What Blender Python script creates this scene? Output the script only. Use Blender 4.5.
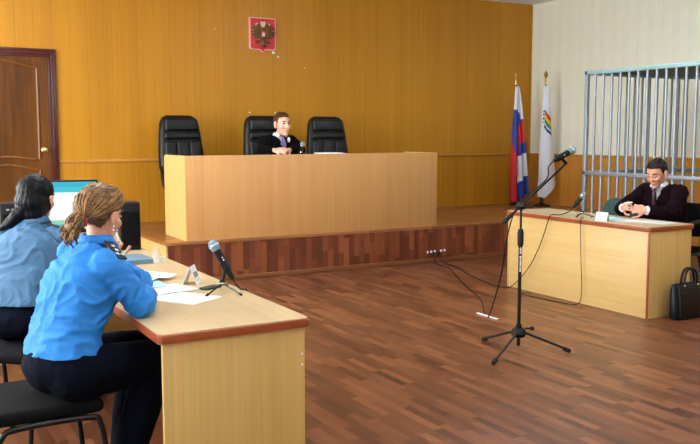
import bpy, bmesh, math, random
from mathutils import Vector, Matrix, noise
V = Vector
PI = math.pi
random.seed(7)
for o in list(bpy.data.objects):
    bpy.data.objects.remove(o)
SC = bpy.context.scene
COL = SC.collection

# ---------------------------------------------------------------- camera
cam_d = bpy.data.cameras.new('camera')
cam_d.sensor_width = 36.0
cam_d.lens = 850.07 * 36.0 / 700.0
cam_d.clip_end = 100
cam = bpy.data.objects.new('camera', cam_d)
COL.objects.link(cam)
cam.location = (0, 0, 1.4947)
cam.rotation_euler = (PI / 2 - 0.1031, 0.0008, -0.5124)
SC.camera = cam

# ---------------------------------------------------------------- light and exposure
w = bpy.data.worlds.new('daylight')
SC.world = w
w.use_nodes = True
w.node_tree.nodes['Background'].inputs[0].default_value = (0.75, 0.87, 1.0, 1)
w.node_tree.nodes['Background'].inputs[1].default_value = 1.0
vs = SC.view_settings
vs.view_transform = 'Standard'
vs.look = 'None'
vs.exposure = -0.05
vs.gamma = 1.0
vs.use_curve_mapping = False


def area(name, loc, rot, sx, sy, watts, col=(1, 1, 1)):
    l = bpy.data.lights.new(name, 'AREA')
    l.shape = 'RECTANGLE'
    l.size, l.size_y = sx, sy
    l.energy = watts
    l.color = col
    o = bpy.data.objects.new(name, l)
    COL.objects.link(o)
    o.location, o.rotation_euler = loc, rot
    return o


XL, XR, YF, YB, ZC = -2.2, 8.959, -3.6, 10.228, 3.46     # the room
WIN = [-2.0, 1.2, 4.4, 7.6]                                # window centres along the left wall
for yc, watts in zip(WIN, (40, 50, 190, 330)):            # daylight through the four windows of the left wall
    area('window_daylight', (XL - 0.05, yc, 1.95), (0, -PI / 2, 0), 1.9, 2.2, watts, (0.93, 0.97, 1.0))
FILL_LAMPS = [(xc, yc) for yc in (-1.0, 2.7, 6.4) for xc in (1.6, 5.8)]
for xc, yc in FILL_LAMPS:                                       # hanging lamps added as unseen fill: up to the ceiling and a little down
    area('fill_light_up', (xc, yc, 3.07), (PI, 0, 0), 0.5, 1.1, 66, (0.9, 0.97, 1.0))
    area('fill_light_down', (xc, yc, 2.99), (0, 0, 0), 0.5, 1.1, 8, (0.95, 0.97, 1.0))


# ---------------------------------------------------------------- materials
def c(r, g, b):
    f = lambda v: (v / 255 / 12.92) if v / 255 <= 0.04045 else ((v / 255 + 0.055) / 1.055) ** 2.4
    return (f(r), f(g), f(b), 1)


def newmat(name):
    m = bpy.data.materials.new(name)
    m.use_nodes = True
    nt = m.node_tree
    return m, nt, nt.nodes['Principled BSDF']


def N(nt, typ, **kw):
    n = nt.nodes.new(typ)
    for k, v in kw.items():
        if k in n.inputs:
            n.inputs[k].default_value = v
        else:
            setattr(n, k, v)
    return n


def mathn(nt, op, a, b=None):
    n = N(nt, 'ShaderNodeMath', operation=op)
    for i, v in enumerate((a, b)):
        if v is None:
            continue
        if isinstance(v, (int, float)):
            n.inputs[i].default_value = v
        else:
            nt.links.new(v, n.inputs[i])
    return n.outputs[0]


def plain(name, col, rough=0.5, metal=0.0, bump=0.0, bscale=60.0, vary=0.0, vscale=8.0, spec=0.5, sheen=0.0):
    m, nt, b = newmat(name)
    b.inputs['Base Color'].default_value = col
    b.inputs['Roughness'].default_value = rough
    b.inputs['Metallic'].default_value = metal
    b.inputs['Specular IOR Level'].default_value = spec
    if sheen:
        b.inputs['Sheen Weight'].default_value = sheen
    tc = N(nt, 'ShaderNodeTexCoord')
    if vary:
        n = N(nt, 'ShaderNodeTexNoise', Scale=vscale, Detail=4.0)
        nt.links.new(tc.outputs['Object'], n.inputs['Vector'])
        r = N(nt, 'ShaderNodeValToRGB')
        r.color_ramp.elements[0].position, r.color_ramp.elements[1].position = 0.3, 0.7
        r.color_ramp.elements[0].color = tuple(v * (1 - vary) for v in col[:3]) + (1,)
        r.color_ramp.elements[1].color = tuple(min(1, v * (1 + vary)) for v in col[:3]) + (1,)
        nt.links.new(n.outputs['Fac'], r.inputs['Fac'])
        nt.links.new(r.outputs['Color'], b.inputs['Base Color'])
    if bump:
        n = N(nt, 'ShaderNodeTexNoise', Scale=bscale, Detail=3.0)
        nt.links.new(tc.outputs['Object'], n.inputs['Vector'])
        bp = N(nt, 'ShaderNodeBump', Strength=bump, Distance=0.01)
        nt.links.new(n.outputs['Fac'], bp.inputs['Height'])
        nt.links.new(bp.outputs['Normal'], b.inputs['Normal'])
    return m


def wood(name, light, dark, axis='Z', fine=22.0, long=0.9, rough=0.4, groove=None, spec=0.5, coat=0.0):
    """wood grain running along one axis; groove = (axis, spacing, width) for boards"""
    m, nt, b = newmat(name)
    tc = N(nt, 'ShaderNodeTexCoord')
    mp = N(nt, 'ShaderNodeMapping')
    s = [fine, fine, fine]
    s['XYZ'.index(axis)] = long
    mp.inputs['Scale'].default_value = s
    nt.links.new(tc.outputs['Object'], mp.inputs['Vector'])
    n = N(nt, 'ShaderNodeTexNoise', Scale=1.0, Detail=5.0, Roughness=0.6, Distortion=0.4)
    nt.links.new(mp.outputs['Vector'], n.inputs['Vector'])
    n2 = N(nt, 'ShaderNodeTexNoise', Scale=0.13, Detail=2.0)
    nt.links.new(mp.outputs['Vector'], n2.inputs['Vector'])
    f = mathn(nt, 'ADD', mathn(nt, 'MULTIPLY', n.outputs['Fac'], 0.6), mathn(nt, 'MULTIPLY', n2.outputs['Fac'], 0.4))
    r = N(nt, 'ShaderNodeValToRGB')
    r.color_ramp.elements[0].position, r.color_ramp.elements[1].position = 0.36, 0.64
    r.color_ramp.elements[0].color, r.color_ramp.elements[1].color = dark, light
    nt.links.new(f, r.inputs['Fac'])
    out = r.outputs['Color']
    bp = N(nt, 'ShaderNodeBump', Strength=0.06, Distance=0.004)
    nt.links.new(n.outputs['Fac'], bp.inputs['Height'])
    nrm = bp.outputs['Normal']
    if groove:
        ax, sp, wd = groove
        sx = N(nt, 'ShaderNodeSeparateXYZ')
        nt.links.new(tc.outputs['Object'], sx.inputs[0])
        d = mathn(nt, 'DIVIDE', sx.outputs['XYZ'.index(ax)], sp)
        fr = mathn(nt, 'FRACT', d)
        g = mathn(nt, 'LESS_THAN', mathn(nt, 'ABSOLUTE', mathn(nt, 'SUBTRACT', fr, 0.5)), wd / sp)
        wn = N(nt, 'ShaderNodeTexWhiteNoise', noise_dimensions='1D')
        nt.links.new(mathn(nt, 'FLOOR', d), wn.inputs['W'])
        tone = mathn(nt, 'ADD', mathn(nt, 'MULTIPLY', wn.outputs['Value'], 0.10), 0.95)
        tone = mathn(nt, 'MULTIPLY', tone, mathn(nt, 'SUBTRACT', 1.0, mathn(nt, 'MULTIPLY', g, 0.35)))
        mx = N(nt, 'ShaderNodeVectorMath', operation='SCALE')
        nt.links.new(out, mx.inputs[0])
        nt.links.new(tone, mx.inputs['Scale'])
        out = mx.outputs[0]
        b2 = N(nt, 'ShaderNodeBump', Strength=0.5, Distance=0.004)
        b2.invert = True
        nt.links.new(g, b2.inputs['Height'])
        nt.links.new(nrm, b2.inputs['Normal'])
        nrm = b2.outputs['Normal']
    nt.links.new(out, b.inputs['Base Color'])
    nt.links.new(nrm, b.inputs['Normal'])
    b.inputs['Roughness'].default_value = rough
    b.inputs['Specular IOR Level'].default_value = spec
    b.inputs['Coat Weight'].default_value = coat
    b.inputs['Coat Roughness'].default_value = 0.15
    return m


def laminate(name, cols, swap, stave=0.066, length=0.42, rough=0.3, spec=0.5, rot=0.0):
    """strip laminate: staves of random brown; swap = (long axis, cross axis)"""
    m, nt, b = newmat(name)
    tc = N(nt, 'ShaderNodeTexCoord')
    sx = N(nt, 'ShaderNodeSeparateXYZ')
    nt.links.new(tc.outputs['Object'], sx.inputs[0])
    u = sx.outputs['XYZ'.index(swap[0])]
    v = sx.outputs['XYZ'.index(swap[1])]
    row = mathn(nt, 'FLOOR', mathn(nt, 'DIVIDE', v, stave))
    wn0 = N(nt, 'ShaderNodeTexWhiteNoise', noise_dimensions='1D')
    nt.links.new(row, wn0.inputs['W'])
    us = mathn(nt, 'ADD', mathn(nt, 'DIVIDE', u, length), mathn(nt, 'MULTIPLY', wn0.outputs['Value'], 7.0))
    cell = mathn(nt, 'FLOOR', us)
    cb = N(nt, 'ShaderNodeCombineXYZ')
    nt.links.new(row, cb.inputs[0])
    nt.links.new(cell, cb.inputs[1])
    wn = N(nt, 'ShaderNodeTexWhiteNoise', noise_dimensions='2D')
    nt.links.new(cb.outputs[0], wn.inputs['Vector'])
    gv = N(nt, 'ShaderNodeCombineXYZ')
    nt.links.new(mathn(nt, 'MULTIPLY', u, 3.0), gv.inputs[0])
    nt.links.new(mathn(nt, 'MULTIPLY', v, 55.0), gv.inputs[1])
    nt.links.new(mathn(nt, 'MULTIPLY', wn.outputs['Value'], 9.0), gv.inputs[2])
    n = N(nt, 'ShaderNodeTexNoise', Scale=1.0, Detail=4.0, Distortion=0.5)
    nt.links.new(gv.outputs[0], n.inputs['Vector'])
    f = mathn(nt, 'ADD', mathn(nt, 'MULTIPLY', wn.outputs['Value'], 0.68),
              mathn(nt, 'MULTIPLY', n.outputs['Fac'], 0.42))
    r = N(nt, 'ShaderNodeValToRGB')
    e = r.color_ramp.elements
    e[0].position, e[0].color = 0.1, cols[0]
    e[1].position, e[1].color = 0.95, cols[-1]
    for i, cc in enumerate(cols[1:-1]):
        k = e.new(0.1 + 0.85 * (i + 1) / (len(cols) - 1))
        k.color = cc
    nt.links.new(f, r.inputs['Fac'])
    seam = mathn(nt, 'LESS_THAN', mathn(nt, 'FRACT', mathn(nt, 'DIVIDE', v, stave * 3)), 0.012)
    tone = mathn(nt, 'SUBTRACT', 1.0, mathn(nt, 'MULTIPLY', seam, 0.45))
    mx = N(nt, 'ShaderNodeVectorMath', operation='SCALE')
    nt.links.new(r.outputs['Color'], mx.inputs[0])
    nt.links.new(tone, mx.inputs['Scale'])
    nt.links.new(mx.outputs[0], b.inputs['Base Color'])
    b.inputs['Roughness'].default_value = rough
    b.inputs['Specular IOR Level'].default_value = spec
    rr = mathn(nt, 'ADD', mathn(nt, 'MULTIPLY', n.outputs['Fac'], 0.14), rough - 0.05)
    nt.links.new(rr, b.inputs['Roughness'])
    bp = N(nt, 'ShaderNodeBump', Strength=0.05, Distance=0.003)
    nt.links.new(n.outputs['Fac'], bp.inputs['Height'])
    nt.links.new(bp.outputs['Normal'], b.inputs['Normal'])
    return m


def stripes_paper(name, a, bcol, axis='Y', sp=0.21):
    m, nt, b = newmat(name)
    tc = N(nt, 'ShaderNodeTexCoord')
    sx = N(nt, 'ShaderNodeSeparateXYZ')
    nt.links.new(tc.outputs['Object'], sx.inputs[0])
    d = mathn(nt, 'DIVIDE', sx.outputs['XYZ'.index(axis)], sp)
    s1 = mathn(nt, 'SINE', mathn(nt, 'MULTIPLY', d, 2 * PI))
    s2 = mathn(nt, 'SINE', mathn(nt, 'MULTIPLY', d, 5.1 * PI))
    n = N(nt, 'ShaderNodeTexNoise', Scale=9.0, Detail=5.0)
    nt.links.new(tc.outputs['Object'], n.inputs['Vector'])
    f = mathn(nt, 'ADD', mathn(nt, 'ADD', mathn(nt, 'MULTIPLY', s1, 0.16), mathn(nt, 'MULTIPLY', s2, 0.1)),
              mathn(nt, 'ADD', mathn(nt, 'MULTIPLY', n.outputs['Fac'], 0.8), 0.1))
    mx = N(nt, 'ShaderNodeMix', data_type='RGBA')
    nt.links.new(f, mx.inputs[0])
    mx.inputs[6].default_value, mx.inputs[7].default_value = a, bcol
    nt.links.new(mx.outputs[2], b.inputs['Base Color'])
    b.inputs['Roughness'].default_value = 0.7
    n2 = N(nt, 'ShaderNodeTexNoise', Scale=70.0, Detail=2.0)
    nt.links.new(tc.outputs['Object'], n2.inputs['Vector'])
    bp = N(nt, 'ShaderNodeBump', Strength=0.15, Distance=0.004)
    nt.links.new(n2.outputs['Fac'], bp.inputs['Height'])
    nt.links.new(bp.outputs['Normal'], b.inputs['Normal'])
    return m


def hairmat(name, light, dark, axis=(3, 40, 40), spec=0.3):
    m, nt, b = newmat(name)
    tc = N(nt, 'ShaderNodeTexCoord')
    mp = N(nt, 'ShaderNodeMapping')
    mp.inputs['Scale'].default_value = axis
    nt.links.new(tc.outputs['Object'], mp.inputs['Vector'])
    n = N(nt, 'ShaderNodeTexNoise', Scale=2.0, Detail=4.0, Distortion=0.8)
    nt.links.new(mp.outputs['Vector'], n.inputs['Vector'])
    r = N(nt, 'ShaderNodeValToRGB')
    r.color_ramp.elements[0].position, r.color_ramp.elements[1].position = 0.35, 0.65
    r.color_ramp.elements[0].color, r.color_ramp.elements[1].color = dark, light
    nt.links.new(n.outputs['Fac'], r.inputs['Fac'])
    nt.links.new(r.outputs['Color'], b.inputs['Base Color'])
    b.inputs['Roughness'].default_value = 0.42
    b.inputs['Specular IOR Level'].default_value = spec
    bp = N(nt, 'ShaderNodeBump', Strength=0.35, Distance=0.004)
    nt.links.new(n.outputs['Fac'], bp.inputs['Height'])
    nt.links.new(bp.outputs['Normal'], b.inputs['Normal'])
    return m


def emit(name, col, s):
    m, nt, b = newmat(name)
    b.inputs['Base Color'].default_value = (0.02, 0.02, 0.02, 1)
    b.inputs['Emission Color'].default_value = col
    b.inputs['Emission Strength'].default_value = s
    return m


MT = dict(
    panel=wood('wall panel wood', c(192, 136, 34), c(180, 123, 27), 'Z', 26, 0.5, 0.36, ('X', 0.196, 0.002), 0.28),
    panel_low=wood('lower wall panel wood', c(190, 134, 34), c(178, 121, 27), 'Z', 26, 0.5, 0.36, ('X', 0.125, 0.002), 0.28),
    rail=wood('rail wood', c(194, 138, 50), c(172, 116, 38), 'X', 26, 0.6, 0.35),
    rail_y=wood('side rail wood', c(200, 142, 58), c(180, 120, 42), 'Y', 26, 0.6, 0.35),
    wainscot=wood('wainscot wood', c(204, 142, 54), c(190, 126, 42), 'Z', 26, 0.5, 0.36, ('Y', 0.196, 0.002)),
    paper=stripes_paper('cream striped wallpaper', c(226, 227, 206), c(236, 238, 219)),
    ceiling=plain('white ceiling', c(238, 238, 240), 0.8, bump=0.1, bscale=30),
    plaster=plain('pale wall paint', c(222, 214, 196), 0.8, vary=0.03),
    floor=laminate('floor laminate', [c(66, 36, 23), c(102, 60, 38), c(118, 72, 46), c(146, 94, 62)], 'YX', stave=0.055, length=0.34, rough=0.31, spec=0.36),
    deck_glare=laminate('glare-lit platform laminate', [c(120, 72, 38), c(142, 90, 48), c(154, 100, 56), c(166, 112, 64)], 'XY', rough=0.34),  # same laminate painted lighter for the glare on the platform top
    riser=laminate('riser laminate', [c(80, 36, 20), c(104, 50, 28), c(122, 64, 36), c(146, 84, 48)], 'ZX', length=0.34, rough=0.42),
    skirt=wood('skirting wood', c(132, 82, 46), c(104, 60, 32), 'X', 30, 1, 0.4),
    bench=wood('bench veneer', c(204, 154, 94), c(194, 142, 84), 'Z', 30, 0.7, 0.42),
    bench_lit=wood('lit bench end veneer', c(216, 180, 112), c(208, 168, 100), 'Z', 30, 0.7, 0.42),  # bench veneer lightened on the ends, window light put into the colour
    desk=wood('desk veneer', c(216, 182, 110), c(200, 162, 92), 'Z', 40, 0.8, 0.42),
    desk_front=wood('desk front veneer', c(220, 188, 124), c(208, 172, 106), 'Y', 26, 0.7, 0.42),
    desk_top=wood('desk top veneer', c(206, 184, 142), c(194, 170, 124), 'Y', 30, 0.8, 0.36),
    edge=plain('red-brown edging', c(150, 72, 34), 0.38, vary=0.12, vscale=14),
    door=wood('door veneer', c(112, 68, 20), c(72, 40, 9), 'Z', 16, 1.2, 0.38, None, 0.25),
    door_edge=wood('door moulding wood', c(132, 84, 32), c(96, 54, 18), 'Z', 22, 1, 0.28),
    frame=wood('dark mahogany frame', c(88, 34, 22), c(58, 20, 14), 'Z', 26, 0.8, 0.25),
    brass=plain('polished brass', c(226, 206, 140), 0.22, 1.0),
    gold=plain('old gold', c(176, 130, 60), 0.4, 0.8),
    leather=plain('black leather', c(8, 13, 15), 0.36, spec=0.32, bump=0.25, bscale=140),
    plastic=plain('black plastic', c(9, 10, 12), 0.45, spec=0.3),
    rubber=plain('black rubber', c(12, 12, 13), 0.7),
    blackmetal=plain('black painted metal', c(16, 17, 19), 0.32, 0.2),
    blackfab=plain('black upholstery', c(10, 11, 14), 0.85, bump=0.3, bscale=300, spec=0.15),
    greenfab=plain('dark green upholstery', c(44, 74, 72), 0.85, bump=0.3, bscale=300),
    chrome=plain('chrome', c(225, 228, 230), 0.15, 1.0),
    steel=plain('pale blue-grey bar paint', c(146, 158, 166), 0.34, 0.35),
    steel_top=plain('pale teal rail paint', c(140, 176, 178), 0.4, 0.2),
    roof=plain('dark grey-green sheet', c(58, 72, 70), 0.6),
    white=plain('white', c(238, 240, 242), 0.6),
    papr=plain('white paper', c(236, 240, 244), 0.7, bump=0.05, bscale=20),
    cyanpaper=plain('pale cyan paper', c(168, 226, 236), 0.7),
    grey=plain('mid grey print', c(150, 150, 152), 0.7),
    folder=plain('grey-blue folder plastic', c(108, 148, 170), 0.4),
    greencase=plain('dark green cover', c(22, 52, 46), 0.5),
    yellow=plain('yellow-green plastic', c(196, 196, 40), 0.4),
    mesh=plain('silver mic grille', c(140, 172, 184), 0.45, 0.25, bump=0.8, bscale=700),
    skin=plain('skin', c(222, 160, 132), 0.5, vary=0.07, vscale=20, bump=0.03, bscale=200),
    skin_pale=plain('pale skin', c(232, 178, 152), 0.5, vary=0.06, vscale=20),
    lips=plain('lips', c(176, 96, 86), 0.45),
    eye=plain('eye white', c(220, 214, 208), 0.25),
    iris=plain('dark iris', c(36, 28, 26), 0.2),
    brow=plain('brown brow hair', c(84, 56, 40), 0.7),
    hair_blonde=hairmat('dark blonde hair', c(142, 104, 60), c(66, 44, 24)),
    hair_fair=hairmat('fair blonde hair', c(178, 138, 84), c(124, 88, 48)),
    hair_shade=hairmat('brownish blonde hair', c(104, 70, 40), c(60, 38, 22)),
    hair_black=hairmat('black hair', c(9, 9, 15), c(3, 3, 5), spec=0.18),
    hair_brown=hairmat('brown hair', c(92, 56, 36), c(52, 30, 20)),
    hair_dark=hairmat('dark brown hair', c(36, 26, 22), c(14, 10, 9)),
    red_tie=plain('red elastic', c(206, 44, 30), 0.6),
    shirt_blue=plain('bright blue shirt cloth', c(28, 124, 206), 0.75, bump=0.25, bscale=26, vary=0.05),
    shirt_pale=plain('light blue shirt cloth', c(66, 108, 142), 0.75, bump=0.25, bscale=26, vary=0.05),
    navy=plain('navy cloth', c(5, 10, 24), 0.9, spec=0.1, bump=0.2, bscale=30),
    navydark=plain('dark shoulder board cloth', c(16, 32, 56), 0.7),
    blackcloth=plain('black cloth', c(7, 7, 9), 0.9, spec=0.1, bump=0.25, bscale=25),
    robe=plain('black robe cloth', c(6, 6, 9), 0.9, spec=0.1, bump=0.25, bscale=22),
    maroon=plain('very dark maroon knit', c(22, 5, 12), 0.9, spec=0.1, bump=0.25, bscale=40),
    shirt_white=plain('white shirt cloth', c(226, 230, 240), 0.7),
    shirt_lilac=plain('pale lilac shirt cloth', c(190, 194, 228), 0.7),
    tie_purple=plain('purple tie silk', c(96, 78, 134), 0.4),
    tie_dark=plain('dark plum tie silk', c(50, 18, 36), 0.4),
    flag_white=plain('flag white', c(226, 232, 244), 0.65),
    flag_blue=plain('flag blue', c(34, 62, 160), 0.65),
    flag_red=plain('flag red', c(200, 28, 32), 0.65),
    fl_orange=plain('flag orange', c(236, 120, 24), 0.65),
    fl_yellow=plain('flag yellow', c(240, 206, 40), 0.65),
    fl_green=plain('flag green', c(60, 150, 70), 0.65),
    fl_cyan=plain('flag light blue', c(70, 150, 210), 0.65),
    fl_navy=plain('flag navy', c(26, 40, 120), 0.65),
    polewood=wood('flag pole wood', c(112, 60, 28), c(80, 40, 18), 'Z', 40, 2, 0.35),
    crest_red=plain('crest red enamel', c(206, 22, 34), 0.35),
    crest_edge=plain('pale pink edge', c(228, 176, 172), 0.4),
    crest_gold=plain('dull bronze relief', c(112, 84, 40), 0.4, 0.5, bump=0.6, bscale=160),
    crest_white=plain('pale blue-white relief', c(206, 220, 232), 0.4),
    glass=None,
)
m, nt, b = newmat('clear plastic film')
b.inputs['Base Color'].default_value = (0.92, 0.95, 0.97, 1)
b.inputs['Roughness'].default_value = 0.15
b.inputs['Alpha'].default_value = 0.3
MT['film'] = m
m, nt, b = newmat('window glass')
b.inputs['Base Color'].default_value = (0.9, 0.95, 1, 1)
b.inputs['Roughness'].default_value = 0.05
b.inputs['Alpha'].default_value = 0.08
MT['glass'] = m
MT['scr_cyan'] = emit('screen cyan', c(20, 196, 214), 1.0)
MT['scr_white'] = emit('screen white', c(236, 248, 255), 1.15)
MT['scr_green'] = emit('screen pale green', c(130, 214, 170), 1.0)
MT['scr_blue'] = emit('screen blue', c(10, 176, 208), 1.0)
MT['fill_lamp'] = emit('lamp diffuser', (1, 0.95, 0.86, 1), 3.0)  # glow for the added fill lamps, no part uses it


# ---------------------------------------------------------------- mesh helpers
def frame(z, x=None):
    """rotation matrix whose local z is z, local x close to x"""
    z = V(z).normalized()
    x = V(x) if x is not None else (V((1, 0, 0)) if abs(z.x) < 0.9 else V((0, 1, 0)))
    x = (x - z * x.dot(z)).normalized()
    y = z.cross(x)
    return Matrix((x, y, z)).transposed()


def rotz(a):
    return Matrix.Rotation(a, 3, 'Z')


class B:
    def __init__(s):
        s.bm = bmesh.new()
        s.mi = 0

    def faces(s, vs_, fs):
        vv = [s.bm.verts.new(v) for v in vs_]
        for f in fs:
            try:
                ff = s.bm.faces.new([vv[i] for i in f])
                ff.material_index = s.mi
            except ValueError:
                pass
        return vv

    def box(s, ce, size, R=None, bev=0.0, seg=2):
        hx, hy, hz = size[0] / 2, size[1] / 2, size[2] / 2
        R = R or Matrix.Identity(3)
        ce = V(ce)
        t = bmesh.new()
        bmesh.ops.create_cube(t, size=1.0)
        for v in t.verts:
            v.co = V((v.co.x * size[0], v.co.y * size[1], v.co.z * size[2]))
        if bev > 0:
            bmesh.ops.bevel(t, geom=list(t.edges), offset=min(bev, 0.49 * min(size)), segments=seg, profile=0.5, affect='EDGES')
        for v in t.verts:
            v.co = ce + R @ v.co
        s.merge(t)
        return s

    def merge(s, t):
        mp = {v: s.bm.verts.new(v.co) for v in t.verts}
        for f in t.faces:
            ff = s.bm.faces.new([mp[v] for v in f.verts])
            ff.material_index = s.mi
        t.free()

    def loft(s, loops, caps=True, closed=False):
        n = len(loops[0])
        rows = [[s.bm.verts.new(p) for p in L] for L in loops]
        rr = rows + ([rows[0]] if closed else [])
        for a, b_ in zip(rr[:-1], rr[1:]):
            for i in range(n):
                f = s.bm.faces.new((a[i], a[(i + 1) % n], b_[(i + 1) % n], b_[i]))
                f.material_index = s.mi
        if caps and not closed:
            f = s.bm.faces.new(list(reversed(rows[0]))); f.material_index = s.mi
            f = s.bm.faces.new(rows[-1]); f.material_index = s.mi
        return s

    def ring(s, ce, ax, ay, n=16):
        return [V(ce) + V(ax) * math.cos(2 * PI * i / n) + V(ay) * math.sin(2 * PI * i / n) for i in range(n)]

    def cone(s, p0, p1, r0, r1=None, n=16, caps=True):
        r1 = r0 if r1 is None else r1
        p0, p1 = V(p0), V(p1)
        R = frame(p1 - p0)
        X, Y = R.col[0], R.col[1]
        return s.loft([s.ring(p0, X * r0, Y * r0, n), s.ring(p1, X * r1, Y * r1, n)], caps)

    def cap(s, p0, p1, r0, r1=None, n=16, k=4):
        r1 = r0 if r1 is None else r1
        p0, p1 = V(p0), V(p1)
        R = frame(p1 - p0)
        X, Y, Z = R.col[0], R.col[1], R.col[2]
        L = []
        for i in range(k + 1):
            a = PI / 2 * (i + 0.25) / (k + 0.25) - PI / 2
            L.append(s.ring(p0 + Z * r0 * math.sin(a), X * r0 * math.cos(a), Y * r0 * math.cos(a), n))
        for i in range(k + 1):
            a = PI / 2 * i / (k + 0.25)
            L.append(s.ring(p1 + Z * r1 * math.sin(a), X * r1 * math.cos(a), Y * r1 * math.cos(a), n))
        return s.loft(L)

    def ell(s, ce, rad, R=None, n=20, k=12):
        R = R or Matrix.Identity(3)
        ce = V(ce)
        L = []
        for j in range(k):
            a = PI * (j + 0.35) / (k - 0.3) - PI / 2
            L.append([ce + R @ V((rad[0] * math.cos(a) * math.cos(2 * PI * i / n), rad[1] * math.cos(a) * math.sin(2 * PI * i / n), rad[2] * math.sin(a))) for i in range(n)])
        return s.loft(L)

    def lathe(s, ce, prof, R=None, n=24):
        R = R or Matrix.Identity(3)
        ce = V(ce)
        return s.loft([[ce + R @ V((r * math.cos(2 * PI * i / n), r * math.sin(2 * PI * i / n), z)) for i in range(n)] for r, z in prof])

    def tube(s, pts, r, n=8, sub=6, closed=False, radii=None):
        P = spline(pts, sub, closed) if sub > 1 else [V(p) for p in pts]
        m_ = len(P)
        L = []
        prev = None
        for i in range(m_):
            if closed:
                t = P[(i + 1) % m_] - P[i - 1]
            else:
                t = P[min(i + 1, m_ - 1)] - P[max(i - 1, 0)]
            if t.length < 1e-9:
                t = V((0, 0, 1))
            R = frame(t, prev)
            prev = R.col[0].copy()
            rr = r if radii is None else radii[0] + (radii[1] - radii[0]) * i / (m_ - 1)
            L.append(s.ring(P[i], R.col[0] * rr, R.col[1] * rr, n))
        return s.loft(L, caps=not closed, closed=closed)

    def prism(s, poly, org, ax, ay, th):
        """2D outline placed on axes ax, ay from org, thickness th along ax x ay"""
        org, ax, ay = V(org), V(ax), V(ay)
        nz = ax.cross(ay).normalized() * th
        a = [org + ax * p[0] + ay * p[1] for p in poly]
        return s.loft([a, [p + nz for p in a]])

    def move(s, M):
        bmesh.ops.transform(s.bm, matrix=M, verts=s.bm.verts)
        return s


def spline(pts, sub=6, closed=False):
    P = [V(p) for p in pts]
    n = len(P)
    out = []
    rng = range(n) if closed else range(n - 1)
    for i in rng:
        p0 = P[i - 1] if (closed or i > 0) else P[0] * 2 - P[1]
        p1, p2 = P[i], P[(i + 1) % n]
        p3 = P[(i + 2) % n] if (closed or i + 2 < n) else p2 * 2 - p1
        for k in range(sub):
            t = k / sub
            out.append(0.5 * ((2 * p1) + (p2 - p0) * t + (2 * p0 - 5 * p1 + 4 * p2 - p3) * t * t + (3 * p1 - p0 - 3 * p2 + p3) * t ** 3))
    if not closed:
        out.append(P[-1])
    return out


ROOT = {}     # object name -> inverse placement of its thing


def obj(name, bm, mats, parent=None, smooth=True, angle=40):
    """link a builder or mesh as ONE mesh object; coordinates are world, turned local to the thing it belongs to"""
    if isinstance(bm, B):
        bmesh.ops.recalc_face_normals(bm.bm, faces=bm.bm.faces)
        me = bpy.data.meshes.new(name)
        bm.bm.to_mesh(me)
        bm.bm.free()
    else:
        me = bm
        me.name = name
    if not isinstance(mats, (list, tuple)):
        mats = [mats]
    if me.materials:
        me.materials.clear()
    for mt in mats:
        me.materials.append(MT[mt] if isinstance(mt, str) else mt)
    o = bpy.data.objects.new(name, me)
    COL.objects.link(o)
    if parent is not None:
        o.parent = parent
        inv = ROOT.get(parent.name)
        if inv is not None:
            me.transform(inv)
            ROOT[o.name] = inv
    if smooth:
        me.polygons.foreach_set('use_smooth', [True] * len(me.polygons))
        me.set_sharp_from_angle(angle=math.radians(angle))
    me.update()
    return o


def thing(name, label, cat, loc=(0, 0, 0), rz=0.0, group=None):
    o = bpy.data.objects.new(name, None)
    COL.objects.link(o)
    o.empty_display_size = 0.05
    o.location, o.rotation_euler = loc, (0, 0, rz)
    ROOT[o.name] = (Matrix.Translation(loc) @ Matrix.Rotation(rz, 4, 'Z')).inverted()
    return tag(o, label, cat, group)


def tag(o, label, cat, group=None):
    o['label'], o['category'] = label, cat
    if group:
        o['group'] = group
    return o


def struct(name, bm, mats, parent=None, **k):
    o = obj(name, bm, mats, parent, **k)
    if parent is None:
        o['kind'] = 'structure'
    return o


def dup(root, loc, rz, label, group=None):
    r = root.copy()
    COL.objects.link(r)
    r.location, r.rotation_euler = loc, (0, 0, rz)
    r['label'] = label
    if group:
        r['group'] = group
    def kids(a, b_):
        for ch in [x for x in bpy.data.objects if x.parent == a]:
            d = ch.copy()
            COL.objects.link(d)
            d.parent = b_
            kids(ch, d)
    kids(root, r)
    return r


def bake(bld, voxel, smooth=3, factor=0.5):
    """fuse overlapping volumes of a builder into one continuous mesh"""
    bmesh.ops.recalc_face_normals(bld.bm, faces=bld.bm.faces)
    me = bpy.data.meshes.new('tmp')
    bld.bm.to_mesh(me)
    bld.bm.free()
    o = bpy.data.objects.new('tmp', me)
    COL.objects.link(o)
    md = o.modifiers.new('r', 'REMESH')
    md.mode = 'VOXEL'
    md.voxel_size = voxel
    if smooth:
        sm = o.modifiers.new('s', 'SMOOTH')
        sm.iterations, sm.factor = smooth, factor
    bpy.context.view_layer.update()
    dg = bpy.context.evaluated_depsgraph_get()
    out = bpy.data.meshes.new_from_object(o.evaluated_get(dg))
    bpy.data.objects.remove(o)
    bpy.data.meshes.remove(me)
    return out


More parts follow.
